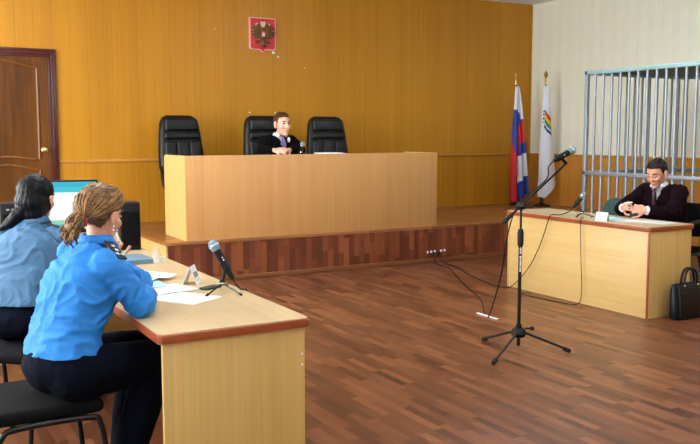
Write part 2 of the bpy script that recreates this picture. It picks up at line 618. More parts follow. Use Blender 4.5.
def folds(me, amp, scale, stretch=(1, 1, 1), seed=0.0):
    """real cloth wrinkles: warped ridges pushed along the normals"""
    nr = [v.normal.copy() for v in me.vertices]
    for v, n in zip(me.vertices, nr):
        p = V((v.co.x * stretch[0], v.co.y * stretch[1], v.co.z * stretch[2])) * scale + V((seed, seed * 1.7, seed * 0.3))
        p += 0.7 * V((noise.noise(p * 0.6), noise.noise(p * 0.6 + V((9, 0, 0))), noise.noise(p * 0.6 + V((0, 9, 0)))))
        a = (1 - abs(noise.noise(p)) * 1.6) ** 3
        b_ = (1 - abs(noise.noise(p * 2.1 + V((5, 5, 5)))) * 1.6) ** 3
        v.co += n * amp * (a * 0.9 + b_ * 0.4 - 0.4)
    me.update()


def cut(me, pred):
    bm = bmesh.new()
    bm.from_mesh(me)
    bmesh.ops.delete(bm, geom=[f for f in bm.faces if pred(f.calc_center_median())], context='FACES')
    bm.to_mesh(me)
    bm.free()
    me.update()


# ---------------------------------------------------------------- the room
fl = B(); fl.box(((XL + XR) / 2, (YF + YB) / 2, -0.05), (XR - XL + 0.4, YB - YF + 0.4, 0.1))
struct('floor', fl, 'floor', smooth=False)
ce = B(); ce.box(((XL + XR) / 2, (YF + YB) / 2, ZC + 0.05), (XR - XL + 0.4, YB - YF + 0.4, 0.1))
struct('ceiling', ce, 'ceiling', smooth=False)
RAIL = 1.182
wb = B(); wb.box(((XL + XR) / 2, YB + 0.1, (ZC + RAIL) / 2), (XR - XL + 0.4, 0.2, ZC - RAIL))
wb.mi = 1; wb.box(((XL + XR) / 2, YB + 0.1, RAIL / 2), (XR - XL + 0.4, 0.2, RAIL))
wall_back = struct('wall_back', wb, ['panel', 'panel_low'], smooth=False)
tr = B(); tr.box(((1.9 + XR) / 2, YB - 0.008, RAIL), (XR - 1.9, 0.022, 0.035), bev=0.006)
struct('trim_1', tr, 'rail')
wr = B(); wr.box((XR + 0.1, (YF + YB) / 2, (ZC + RAIL) / 2), (0.2, YB - YF, ZC - RAIL))
wr.mi = 1; wr.box((XR + 0.1, (YF + YB) / 2, RAIL / 2), (0.2, YB - YF, RAIL))
struct('wall_right', wr, ['paper', 'wainscot'], smooth=False)
tr = B(); tr.box((XR - 0.008, (YF + YB) / 2, RAIL), (0.02, YB - YF, 0.03), bev=0.006)
struct('trim_2', tr, 'rail_y')
tr = B(); tr.box((XR - 0.006, YB - 0.012, (ZC + RAIL) / 2), (0.012, 0.024, ZC - RAIL - 0.03))
struct('trim_3', tr, 'rail')
wf = B(); wf.box(((XL + XR) / 2, YF - 0.1, ZC / 2), (XR - XL + 0.4, 0.2, ZC))
struct('wall_front', wf, 'plaster', smooth=False)
wl = B()
ys = [YF] + [v for yc in WIN for v in (yc - 1.1, yc + 1.1)] + [YB]
for i in range(0, len(ys), 2):
    wl.box((XL - 0.1, (ys[i] + ys[i + 1]) / 2, ZC / 2), (0.2, ys[i + 1] - ys[i], ZC))
for yc in WIN:
    wl.box((XL - 0.1, yc, 0.5), (0.2, 2.2, 1.0))
    wl.box((XL - 0.1, yc, (2.9 + ZC) / 2), (0.2, 2.2, ZC - 2.9))
struct('wall_left', wl, 'plaster', smooth=False)
for k, yc in enumerate(WIN):
    f = B()
    for dy in (-1.07, 0, 1.07):
        f.box((XL - 0.12, yc + dy, 1.95), (0.052, 0.058, 1.896))
    for z in (1.031, 2.3, 2.869):
        f.box((XL - 0.12, yc, z), (0.06, 2.196, 0.06))
    fo = struct('window_%d' % (k + 1), f, 'white', smooth=False)
    g = B(); g.box((XL - 0.14, yc, 1.95), (0.006, 2.12, 1.84))
    struct('pane', g, 'glass', fo, smooth=False)

# scuffs where plaster shows through the panelling
for i, (x, z, w_, h_) in enumerate(((4.615, 2.545, 0.045, 0.05), (4.685, 2.492, 0.035, 0.04), (4.275, 1.772, 0.03, 0.03), (4.63, 1.77, 0.022, 0.05), (3.82, 2.8, 0.02, 0.02), (5.06, 2.36, 0.016, 0.02))):
    k = B()
    rr = random.Random(i)
    pl = [((w_ / 2) * math.cos(a) * rr.uniform(0.5, 1.1), (h_ / 2) * math.sin(a) * rr.uniform(0.5, 1.1)) for a in [2 * PI * j / 7 for j in range(7)]]
    k.prism(pl, (x, YB - 0.0005, z), (1, 0, 0), (0, 0, 1), 0.002)
    struct('scuff_mark', k, 'white', wall_back, smooth=False)

# platform
PX, PY, PZ = 2.486, 8.108, 0.427
pf = B(); pf.box(((PX + XR) / 2 + 0.0, (PY + YB) / 2, PZ - 0.015), (XR - PX - 0.004, YB - PY - 0.004, 0.03), bev=0.004)
platform = struct('platform', pf, 'deck_glare', smooth=False)
k = B(); k.box(((PX + XR) / 2 + 0.01, PY + 0.02, (PZ - 0.032) / 2 + 0.001), (XR - PX - 0.03, 0.02, PZ - 0.034))
struct('riser', k, 'riser', platform, smooth=False)
k = B(); k.box((PX + 0.01, (PY + YB) / 2 + 0.005, (PZ - 0.032) / 2 + 0.001), (0.018, YB - PY - 0.02, PZ - 0.034))
struct('side_panel', k, 'desk', platform, smooth=False)
k = B(); k.box(((PX + XR) / 2 + 0.02, PY + 0.003, 0.026), (XR - PX - 0.05, 0.014, 0.05), bev=0.004)
struct('baseboard', k, 'skirt', platform)

# door in the back wall
DX0, DX1, DZ = 0.86, 1.80, 2.363
d = B(); d.box(((DX0 + DX1) / 2, YB - 0.012, DZ / 2 + 0.003), (DX1 - DX0 - 0.004, 0.022, DZ - 0.008))
door = struct('door_1', d, 'door', smooth=False)
f = B()
for a, dz in ((0.0, 0.03), (0.03, 0.045), (0.062, 0.03)):   # stepped casing round the opening
    wdt = 0.032
    f.box((DX1 + a + wdt / 2, YB - dz / 2, (DZ + a) / 2), (wdt, dz, DZ + a), bev=0.006)
    f.box((DX0 - a - wdt / 2, YB - dz / 2, (DZ + a) / 2), (wdt, dz, DZ + a), bev=0.006)
    f.box(((DX0 + DX1) / 2, YB - dz / 2, DZ + a + wdt / 2), (DX1 - DX0 + 2 * a + 2 * wdt, dz, wdt), bev=0.006)
struct('door_frame', f, 'frame', door)
cx = (DX0 + DX1) / 2


def arch(x0, x1, z0, z1, up0, up1):
    """panel outline whose top and bottom rise in an ogee toward the middle"""
    P = []
    for i in range(21):
        t = i / 20
        s_ = math.sin(PI * t)
        P.append((x1 + (x0 - x1) * t, z1 + up1 * s_ * s_))
    for i in range(21):
        t = i / 20
        s_ = math.sin(PI * t)
        P.append((x0 + (x1 - x0) * t, z0 + up0 * s_ * s_))
    return P


for (z0, z1, u0, u1) in ((1.21, 2.24, 0.03, 0.07), (0.2, 1.09, 0.0, 0.06)):
    P = arch(DX0 + 0.12, DX1 - 0.12, z0, z1, u0, u1)
    k = B(); k.prism(P, (0, YB - 0.022, 0), (1, 0, 0), (0, 0, 1), 0.004)
    pan = struct('door_panel', k, 'door', door, smooth=False)
    k = B(); k.tube([(x, YB - 0.027, z) for x, z in P], 0.014, 8, 1, True)
    struct('moulding', k, 'door_edge', pan)
k = B(); k.lathe((1.735, YB - 0.023, 1.315), [(0.032, 0), (0.034, 0.006), (0.026, 0.012), (0.012, 0.014), (0.011, 0.04), (0.024, 0.05), (0.03, 0.064), (0.026, 0.078), (0.01, 0.084)], frame((0, -1, 0)))
struct('door_handle', k, 'brass', door)

# housings of the added fill lamps, made up to brighten ceiling and room
for xc, yc in FILL_LAMPS:
    k = B(); k.box((xc, yc, 3.03), (0.6, 1.2, 0.05), bev=0.01)
    for dy in (-0.45, 0.45):
        k.cone((xc, yc + dy, 3.04), (xc, yc + dy, ZC), 0.006, n=8)
    struct('fill_lamp_housing', k, 'white')

# coat of arms on the wall
cr = thing('wall_crest', 'red shield with a double-headed eagle high on the panelled wall', 'crest', (4.458, YB, 2.56))


def shield(w2, top, bot, tip):
    P = [(-w2, top), (-w2, bot + 0.03)]
    for a in range(1, 5):
        P.append((-w2 + 0.03 * (1 - math.cos(a * PI / 8)), bot + 0.03 - 0.03 * math.sin(a * PI / 8)))
    P += [(-0.04, bot), (0, tip), (0.04, bot)]
    for a in range(4, 0, -1):
        P.append((w2 - 0.03 * (1 - math.cos(a * PI / 8)), bot + 0.03 - 0.03 * math.sin(a * PI / 8)))
    P += [(w2, bot + 0.03), (w2, top)]
    return P


CO = V((4.458, YB, 2.77))
AX, AZ = V((1, 0, 0)), V((0, 0, 1))
k = B(); k.prism(shield(0.182, 0.205, -0.20, -0.235), CO - V((0, 0.002, 0)), AX, AZ, 0.022)
obj('shield_rim', k, 'crest_edge', cr, smooth=False)
k = B(); k.prism(shield(0.168, 0.193, -0.19, -0.222), CO - V((0, 0.022, 0)), AX, AZ, 0.006)
obj('shield_field', k, 'crest_red', cr, smooth=False)
e = B()
y0 = CO.y - 0.032
ES = 1.06
E3 = lambda x, z, dy=0.0: V((CO.x + x * ES, y0 - dy, CO.z + z * ES - 0.002))
e.ell(E3(0, -0.01), (0.06, 0.014, 0.10))
for s_ in (-1, 1):
    e.ell(E3(s_ * 0.07, 0.02), (0.055, 0.012, 0.085), Matrix.Rotation(s_ * 0.35, 3, 'Y'))
e.cap(E3(0, -0.08), E3(0, -0.125), 0.022, 0.034)
for s_ in (-1, 1):
    e.cap(E3(s_ * 0.02, 0.05), E3(s_ * 0.042, 0.105), 0.015, 0.011)      # necks
    e.ell(E3(s_ * 0.05, 0.112), (0.02, 0.012, 0.014))
    e.cone(E3(s_ * 0.062, 0.112), E3(s_ * 0.086, 0.102), 0.008, 0.001, 8)
    for j in range(7):                                                     # wing feathers
        a = math.radians(70 - j * 22)
        r0 = 0.05
        p0 = E3(s_ * 0.045, 0.03 - j * 0.004)
        L_ = (0.075, 0.095, 0.1, 0.1, 0.092, 0.08, 0.06)[j]
        p1 = p0 + V((s_ * math.cos(a) * L_, 0, math.sin(a) * L_)) * 1.12
        e.cap(p0, p1, 0.017, 0.013, 8, 2)
    e.cap(E3(s_ * 0.025, -0.07), E3(s_ * 0.075, -0.1), 0.011, 0.009)      # legs
    e.ell(E3(s_ * 0.09, -0.1), (0.02, 0.012, 0.016))
    for j in range(3):
        e.cap(E3(s_ * 0.012 * j, -0.11), E3(s_ * 0.022 * j, -0.15), 0.008, 0.01, 8, 2)
eagle = obj('eagle', e, 'crest_gold', cr)
k = B()
hl = []
for q in range(40):
    a = 2 * PI * q / 40
    rr_ = 0.140 + 0.008 * math.sin(9 * a) - 0.045 * max(0, -math.sin(a)) ** 2
    hl.append((rr_ * math.cos(a), 0.020 + rr_ * math.sin(a) * 0.98))
k.prism(hl, CO - V((0, 0.0285, 0)), AX, AZ, 0.002)
obj('pale_outline', k, 'crest_edge', cr, smooth=False)
k = B()
for (x, z, r) in ((-0.05, 0.137, 0.012), (0.05, 0.137, 0.012), (0, 0.165, 0.016)):
    k.lathe(E3(x, z - r), [(r, 0), (r * 1.1, r * 0.5), (r, r * 1.2), (r * 0.4, r * 1.8), (r * 0.15, r * 2.2)])
obj('crown', k, 'crest_gold', eagle)
k = B(); k.prism([(-0.03, 0.035), (-0.03, -0.02), (0, -0.045), (0.03, -0.02), (0.03, 0.035)], E3(0, 0, 0.010), AX, AZ, 0.008)
ins = obj('breast_shield', k, 'crest_red', eagle, smooth=False)
k = B()
k.ell(E3(0, -0.004, 0.018), (0.018, 0.005, 0.012)); k.cap(E3(0.012, 0, 0.018), E3(0.02, 0.014, 0.018), 0.005, 0.004, 8, 2)
k.cap(E3(-0.002, 0.004, 0.018), E3(-0.002, 0.022, 0.018), 0.006, 0.004, 8, 2)
for x in (-0.012, -0.006, 0.008, 0.014):
    k.cap(E3(x, -0.01, 0.018), E3(x * 1.2, -0.03, 0.018), 0.003, 0.002, 6, 2)
obj('rider', k, 'crest_white', ins)

# ---------------------------------------------------------------- judge's bench
BX0, BX1, BY0, BY1, BZ = 2.707, 5.742, 8.138, 8.834, 1.2804
bench = thing('court_bench', 'long plain wooden court bench standing on the raised platform', 'bench', ((BX0 + BX1) / 2, (BY0 + BY1) / 2, PZ))
k = B(); k.box(((BX0 + BX1) / 2, BY0 + 0.011, (PZ + BZ) / 2 + 0.001), (BX1 - BX0, 0.022, BZ - PZ), bev=0.002)
obj('front_panel', k, 'bench', bench)
for x in (BX0 + 0.001, BX1 - 0.026):
    P = [(BY0 + 0.022, PZ + 0.002), (BY1, PZ + 0.002)]
    for a in range(0, 7):
        t = a * PI / 12
        P.append((BY1 - 0.05 + 0.05 * math.cos(t), BZ - 0.05 + 0.05 * math.sin(t)))
    P.append((BY0 + 0.022, BZ))
    k = B(); k.prism(P, (x, 0, 0), (0, 1, 0), (0, 0, 1), 0.025)
    obj('side_panel', k, 'bench_lit', bench, smooth=False)
k = B(); k.box(((BX0 + BX1) / 2, (BY0 + BY1) / 2 + 0.01, 1.244), (BX1 - BX0 - 0.054, BY1 - BY0 - 0.03, 0.025), bev=0.002)
obj('desktop', k, 'desk_top', bench)


# ---------------------------------------------------------------- desks
def rounded(x0, x1, y0, y1, r, n=6):
    P = []
    for (cx_, cy_, a0) in ((x1 - r, y1 - r, 0), (x0 + r, y1 - r, PI / 2), (x0 + r, y0 + r, PI), (x1 - r, y0 + r, 1.5 * PI)):
        for i in range(n + 1):
            a = a0 + PI / 2 * i / n
            P.append((cx_ + r * math.cos(a), cy_ + r * math.sin(a)))
    return P


def desk(name, label, x0, x1, y0, y1, front, z=0.75, th=0.04, ends=(True, True)):
    """front = 'lo' or 'hi': the x side closed by the front panel; the other side is open for the sitter"""
    t = thing(name, label, 'desk', ((x0 + x1) / 2, (y0 + y1) / 2, 0))
    k = B(); k.prism(rounded(x0 + 0.006, x1 - 0.006, y0 + 0.006, y1 - 0.006, 0.03), (0, 0, z - th + 0.001), (1, 0, 0), (0, 1, 0), th)
    top = obj('tabletop', k, 'desk_top', t, angle=30)
    loops = []
    for (o_, zz) in ((0.010, z - th), (0.002, z - th + 0.004), (0.0, z - th * 0.5), (0.002, z - 0.006), (0.010, z)):
        loops.append([V((x, y, zz)) for x, y in rounded(x0 + o_, x1 - o_, y0 + o_, y1 - o_, 0.03)])
    k = B(); k.loft(loops, caps=False)
    bmesh.ops.recalc_face_normals(k.bm, faces=k.bm.faces)
    obj('edge_band', k, 'edge', top)
    xo = 0.022
    for y in ((y0 + 0.02, ) if ends[0] else ()) + ((y1 - 0.042,) if ends[1] else ()):
        k = B(); k.box(((x0 + x1) / 2, y + 0.011, (z - th) / 2), (x1 - x0 - 2 * xo, 0.022, z - th - 0.002), bev=0.0015)
        obj('end_panel', k, 'desk', t)
    xf = x0 + xo + 0.012 if front == 'lo' else x1 - xo - 0.012
    k = B(); k.box((xf, (y0 + y1) / 2, (z - th) / 2), (0.02, y1 - y0 - 0.086, z - th - 0.004), bev=0.0015)
    fp = obj('front_panel', k, 'desk_front', t)
    return t


LX0, LX1, LY0, LY1 = 0.896, 1.533, 3.046, 5.07
ld = desk('office_desk', 'long light wooden desk with red-brown edging where two women in blue sit', LX0, LX1, LY0, LY1, 'hi')
for z in (0.6, 0.555):
    k = B(); k.lathe((LX1 - 0.034, LY0 + 0.0205, z), [(0.005, 0), (0.005, 0.002), (0.002, 0.003)], frame((0, -1, 0)), 10)
    obj('screw_cap', k, 'white', ld)
RX0, RX1, RY0, RY1 = 5.384, 5.925, 4.695, 6.475
rd = desk('office_desk', 'light wooden desk with closed front where the man in dark maroon sits', RX0, RX1, RY0, RY1, 'lo')
k = B(); k.box((RX0 + 0.024, RY0 + 0.026, 0.354), (0.012, 0.018, 0.702), bev=0.004)
obj('corner_strip', k, 'edge', rd)
md = desk('computer_desk', 'wooden desk carrying the lit monitor, beyond the two women in blue', 0.30, 1.56, 5.09, 5.86, 'hi', z=0.735, ends=(False, True))


# ---------------------------------------------------------------- executive chairs
def exec_chair(label):
    t = thing('office_chair', label, 'chair', (0, 0, 0), 0, 'black leather office chairs behind the bench')
    # local: faces -y
    k = B()
    for j in range(5):
        a = 2 * PI * j / 5 + 0.3
        dx, dy = math.cos(a), math.sin(a)
        k.tube([(0.03 * dx, 0.03 * dy, 0.10), (0.16 * dx, 0.16 * dy, 0.095), (0.28 * dx, 0.28 * dy, 0.07)], 0.02, 8, 4, radii=(0.026, 0.016))
    k.lathe((0, 0, 0.075), [(0.035, 0), (0.045, 0.02), (0.04, 0.05), (0.03, 0.06)])
    base = obj('star_base', k, 'plastic', t)
    for j in range(5):
        a = 2 * PI * j / 5 + 0.3
        dx, dy = math.cos(a), math.sin(a)
        k = B()
        for s_ in (-1, 1):
            off = V((-dy, dx, 0)) * 0.012 * s_
            p = V((0.28 * dx, 0.28 * dy, 0.028)) + off
            k.cone(p - V((-dy, dx, 0)) * 0.008, p + V((-dy, dx, 0)) * 0.008, 0.0275, n=14)
        k.cap((0.28 * dx, 0.28 * dy, 0.03), (0.28 * dx, 0.28 * dy, 0.07), 0.01)
        obj('caster', k, 'plastic', base)
    k = B(); k.cone((0, 0, 0.12), (0, 0, 0.40), 0.028); k.cone((0, 0, 0.12), (0, 0, 0.28), 0.04); k.box((0, 0, 0.41), (0.2, 0.24, 0.03), bev=0.008)
    obj('gas_column', k, 'blackmetal', t)
    k = B(); k.box((0, -0.03, 0.475), (0.52, 0.52, 0.11), bev=0.05, seg=5)
    obj('seat', k, 'leather', t)
    # backrest: a lofted, tapering cushion leaning back
    Z = [(0.50, 0.24, 0.05), (0.56, 0.27, 0.07), (0.70, 0.287, 0.08), (0.85, 0.285, 0.075), (1.00, 0.27, 0.07), (1.08, 0.262, 0.066), (1.20, 0.245, 0.062), (1.26, 0.215, 0.05), (1.29, 0.16, 0.03)]
    L = []
    for (z, hw, hd) in Z:
        yb = 0.24 + (z - 0.5) * 0.14
        n_ = 28
        ring = []
        for i in range(n_):
            a = 2 * PI * i / n_
            cx_, sy_ = math.cos(a), math.sin(a)
            px_ = hw * math.copysign(abs(cx_) ** 0.45, cx_)
            py_ = hd * math.copysign(abs(sy_) ** 0.7, sy_)
            ring.append((px_, yb + py_, z))
        L.append(ring)
    k = B(); k.loft(L)
    back = obj('backrest', k, 'leather', t, angle=60)
    def pad(zs, hw, dz, depth, xo=0.0):
        k = B()
        z0 = zs
        yb = 0.24 + (z0 - 0.5) * 0.14 - 0.062
        k.box((xo, yb, z0), (hw * 2, depth, dz), Matrix.Rotation(-0.14, 3, 'X'), bev=0.028, seg=4)
        return k
    obj('headrest_pad', pad(1.175, 0.21, 0.15, 0.06), 'leather', back)
    obj('upper_roll', pad(1.045, 0.225, 0.09, 0.06), 'leather', back)
    for x in (-0.158, 0.0, 0.158):
        obj('back_channel', pad(0.82, 0.075, 0.34, 0.06, x), 'leather', back)
    for s_ in (-1, 1):
        k = B(); k.tube([(s_ * 0.24, 0.10, 0.43), (s_ * 0.30, 0.10, 0.45), (s_ * 0.315, 0.13, 0.55), (s_ * 0.315, 0.11, 0.64), (s_ * 0.315, 0.0, 0.665), (s_ * 0.315, -0.12, 0.64), (s_ * 0.315, -0.14, 0.55), (s_ * 0.30, -0.12, 0.45), (s_ * 0.24, -0.12, 0.43)], 0.019, 8, 5)
        ar = obj('armrest', k, 'plastic', t)
        k = B(); k.box((s_ * 0.315, -0.01, 0.68), (0.065, 0.34, 0.035), bev=0.015, seg=3)
        obj('arm_pad', k, 'plastic', ar)
    return t


ch1 = exec_chair('tall black leather office chair standing empty behind the left end of bench')
ch1.location, ch1.rotation_euler = (3.265, 9.56, PZ), (0, 0, 0.12)
dup(ch1, (4.22, 9.28, PZ), 0.10, 'black leather office chair in which the robed man sits')
dup(ch1, (5.07, 9.34, PZ - 0.0), -0.05, 'empty black leather office chair to the right of the robed man')


# ---------------------------------------------------------------- visitor chairs
def visitor_chair(label, x, y, rz, fab, arms=False, back=True, cat='chair'):
    """faces +x before turning"""
    t = thing('visitor_chair', label, cat, (x, y, 0), rz)
    T = Matrix.Translation((x, y, 0)) @ Matrix.Rotation(rz, 4, 'Z')
    k = B(); k.box((0.0, 0, 0.43), (0.44, 0.46, 0.055), bev=0.024, seg=4); k.move(T)
    obj('seat', k, fab, t)
    for s_ in (-1, 1):
        k = B()
        k.tube([(0.24, s_ * 0.225, 0.012), (0.225, s_ * 0.225, 0.2), (0.20, s_ * 0.225, 0.36), (0.15, s_ * 0.225, 0.392), (-0.1, s_ * 0.225, 0.392), (-0.17, s_ * 0.225, 0.36), (-0.23, s_ * 0.225, 0.2), (-0.26, s_ * 0.225, 0.012)], 0.0125, 10, 6)
        k.move(T)
        sf = obj('side_frame', k, 'blackmetal', t)
        for xx in (0.24, -0.26):
            k = B(); k.cone((xx, s_ * 0.225, 0.0), (xx, s_ * 0.225, 0.025), 0.016, n=12); k.move(T)
            obj('foot_cap', k, 'rubber', sf)
    k = B()
    k.cone((0.12, -0.225, 0.392), (0.12, 0.225, 0.392), 0.011); k.cone((-0.12, -0.225, 0.392), (-0.12, 0.225, 0.392), 0.011); k.move(T)
    obj('cross_bar', k, 'blackmetal', t)
    if back:
        k = B()
        k.tube([(-0.1, -0.21, 0.40), (-0.22, -0.21, 0.42), (-0.255, -0.21, 0.50), (-0.285, -0.19, 0.66), (-0.288, -0.15, 0.68), (-0.288, 0.15, 0.68), (-0.285, 0.19, 0.66), (-0.255, 0.21, 0.50), (-0.22, 0.21, 0.42), (-0.1, 0.21, 0.40)], 0.011, 8, 5)
        k.move(T)
        obj('back_frame', k, 'blackmetal', t)
        k = B()
        L = []
        for z, hw in ((0.54, 0.17), (0.56, 0.215), (0.66, 0.23), (0.78, 0.225), (0.83, 0.19), (0.845, 0.13)):
            xb = -0.255 - (z - 0.5) * 0.18
            P = []
            for i in range(24):
                a = 2 * PI * i / 24
                yy = hw * math.copysign(abs(math.cos(a)) ** 0.5, math.cos(a))
                P.append((xb - 0.05 * (yy / 0.23) ** 2 * -1 + 0.024 * math.copysign(abs(math.sin(a)) ** 0.7, math.sin(a)), yy, z))
            L.append(P)
        k.loft(L); k.move(T)
        obj('backrest', k, fab, t, angle=60)
    if arms:
        for s_ in (-1, 1):
            k = B()
            k.tube([(0.10, s_ * 0.235, 0.39), (0.17, s_ * 0.29, 0.42), (0.19, s_ * 0.295, 0.60), (0.15, s_ * 0.295, 0.675), (-0.1, s_ * 0.295, 0.70), (-0.24, s_ * 0.275, 0.70), (-0.29, s_ * 0.23, 0.69)], 0.012, 8, 6)
            k.move(T)
            ar = obj('armrest', k, 'blackmetal', t)
            k = B(); k.tube([(0.13, s_ * 0.295, 0.685), (0.0, s_ * 0.295, 0.70), (-0.22, s_ * 0.28, 0.71)], 0.022, 10, 5); k.move(T)
            obj('arm_pad', k, 'plastic', ar)
    return t


visitor_chair('black visitor chair in the foreground under the blonde woman in bright blue', 0.53, 3.54, 0.03, 'blackfab', back=False)
visitor_chair('black chair under the dark-haired woman in light blue', 0.59, 4.47, 0.85, 'blackfab', back=False)
visitor_chair('black armchair in which the man in dark maroon sits', 6.42, 5.40, PI + 0.12, 'blackfab', arms=True)
visitor_chair('empty dark green visitor chair behind the desk, beside the man in maroon', 6.27, 6.04, PI + 0.05, 'greenfab')

# ---------------------------------------------------------------- cage
CX0, CX1, CY0, CY1, CZ, CM = 7.0, 8.62, 5.12, 7.05, 2.172, 1.06
cg = thing('steel_cage', 'grey steel barred dock cage by the cream wall', 'cage', ((CX0 + CX1) / 2, (CY0 + CY1) / 2, 0))
for (x, y) in ((CX0, CY0), (CX0, CY1), (CX1, CY0), (CX1, CY1)):
    k = B(); k.box((x, y, CZ / 2), (0.042, 0.042, CZ), bev=0.006)
    obj('corner_post', k, 'steel', cg)
for z, mt in ((CZ - 0.005, 'steel_top'), (CM, 'steel'), (0.12, 'steel')):
    for (a, b_) in (((CX0, CY0), (CX0, CY1)), ((CX0, CY1), (CX1, CY1)), ((CX1, CY0), (CX1, CY1)), ((CX0, CY0), (CX1, CY0))):
        k = B()
        k.box(((a[0] + b_[0]) / 2, (a[1] + b_[1]) / 2, z), (abs(b_[0] - a[0]) + 0.05, abs(b_[1] - a[1]) + 0.05, 0.045), bev=0.008)
        obj('rail', k, mt, cg)
n_ = 16
for i in range(1, n_):
    y = CY1 - (CY1 - CY0) * i / n_
    k = B(); k.cone((CX0, y, 0.12), (CX0, y, CZ - 0.02), 0.0145, n=12)
    obj('bar', k, 'steel', cg)
for i in range(1, 13):
    x = CX0 + (CX1 - CX0) * i / 13
    k = B(); k.cone((x, CY1, 0.12), (x, CY1, CZ - 0.02), 0.0135, n=12)
    obj('bar', k, 'steel', cg)
for i in range(1, 13):
    y = CY1 - (CY1 - CY0) * i / 13
    k = B(); k.cone((CX1, y, 0.12), (CX1, y, CZ - 0.02), 0.0135, n=12)
    obj('bar', k, 'steel', cg)
k = B(); k.box(((CX0 + CX1) / 2, (CY0 + CY1) / 2, CZ + 0.004), (CX1 - CX0 - 0.03, CY1 - CY0 - 0.03, 0.006))
obj('roof_sheet', k, 'roof', cg, smooth=False)


# ---------------------------------------------------------------- flags
def pole(t, base, top):
    base, top = V(base), V(top)
    dr = (top - base).normalized()
    k = B(); k.cone(base, top, 0.013, 0.011, 12)
    obj('pole', k, 'polewood', t)
    k = B(); k.lathe(top - dr * 0.02, [(0.014, 0), (0.014, 0.06), (0.010, 0.07), (0.018, 0.08), (0.011, 0.09)], frame(dr), 16)
    fi = obj('pole_ferrule', k, 'brass', t)
    k = B(); k.lathe(top + dr * 0.07, [(0.012, 0), (0.026, 0.02), (0.03, 0.04), (0.022, 0.07), (0.010, 0.09), (0.003, 0.11)], frame(dr), 16)
    obj('finial', k, 'gold', fi)
    k = B(); k.lathe((base.x, base.y, PZ), [(0.13, 0.0), (0.13, 0.02), (0.05, 0.04), (0.026, 0.06), (0.024, 0.16), (0.016, 0.165)], n=24)
    obj('stand', k, 'blackmetal', t)


def drape(t, mats, top, left, right, zt, pick, kf, depth, seed, nu=56, nv=70, hang=None):
    """gathered cloth between left(v) and right(v) (metres from the pole top), folds growing downward"""
    bm = B()
    rows = []
    for j in range(nv + 1):
        v = j / nv
        row = []
        for i in range(nu + 1):
            u = i / nu
            x0, x1 = left(v), right(v)
            lo = zt(u)
            x = x0 + (x1 - x0) * u
            a = 0.012 + depth * v ** 0.6
            ph = 2 * PI * kf * u + seed + 0.6 * math.sin(3 * v + seed)
            y = a * math.sin(ph) + 0.012 * noise.noise(V((u * 3, v * 4, seed)))
            x += 0.35 * a * math.cos(ph) * (1 if 0 < i < nu else 0)
            row.append(bm.bm.verts.new(V(top) + V((x, y - 0.02 - a, -lo * v))))
        rows.append(row)
    for j in range(nv):
        for i in range(nu):
            f = bm.bm.faces.new((rows[j][i], rows[j][i + 1], rows[j + 1][i + 1], rows[j + 1][i]))
            f.material_index = pick((i + 0.5) / nu, (j + 0.5) / nv)
    o = obj('flag_cloth', bm, mats, t, angle=80)
    sd = o.modifiers.new('thickness', 'SOLIDIFY')
    sd.thickness = 0.003
    return o


F1 = V((8.44, 9.96, 2.20))
t1 = thing('tricolour_flag', 'white, blue and red flag drooping from its pole in the corner', 'flag', (8.52, 9.96, PZ))
pole(t1, (8.52, 9.96, PZ + 0.0), F1 + V((0, 0, 0.05)))


def pick1(u, v):
    # the flag's own bands, turned by the way it hangs
    if v < 0.20:
        return 0
    if v < 0.30:
        return 1 if u < 0.85 - (0.3 - v) * 4 else 0
    if v < 0.62:
        if u < 0.42 - (v - 0.30) * 0.55:
            return 1 if u > (v - 0.42) * 1.2 else 2
        return 2 if v > 0.36 + (u - 0.42) * -0.1 and not (u > 0.55 and v > 0.52) else 1
    if u < 0.34:
        return 2
    if v < 0.86 + (u - 0.34) * -0.05:
        return 0
    return 1


drape(t1, ['flag_white', 'flag_blue', 'flag_red'], F1, lambda v: -0.02 - 0.10 * v ** 0.8, lambda v: 0.03 + 0.19 * v ** 0.9,
      lambda u: 1.72 - 0.16 * max(0, u - 0.3), pick1, 2.6, 0.03, 0.4)
F2 = V((8.655, 9.55, 2.19))
t2 = thing('rainbow_flag', 'white flag with rainbow stripes drooping in front of the cream wall', 'flag', (8.625, 9.55, PZ))
pole(t2, (8.625, 9.55, PZ + 0.0), F2 + V((0, 0, 0.05)))


def pick2(u, v):
    s_ = (v - 0.21) - 0.20 * (u - 0.25)
    if 0.24 < u < 0.80 and 0.0 < s_ < 0.16:
        return [1, 1, 2, 3, 3, 4, 4, 5, 0, 6, 6][min(10, int(s_ / 0.0146))]
    if 0.10 < u < 0.22 and 0.20 < v < 0.33:
        return 6 if int(v * 60) % 2 else 0
    return 0


drape(t2, ['flag_white', 'flag_red', 'fl_orange', 'fl_yellow', 'fl_green', 'fl_cyan', 'fl_navy'], F2, lambda v: -0.03 - 0.11 * v ** 0.7, lambda v: 0.05 + 0.13 * v ** 0.7,
      lambda u: 1.60 + 0.22 * (0.5 - abs(u - 0.45)) - 0.16 * u, pick2, 0.9, 0.018, 1.2, nu=64, nv=110)


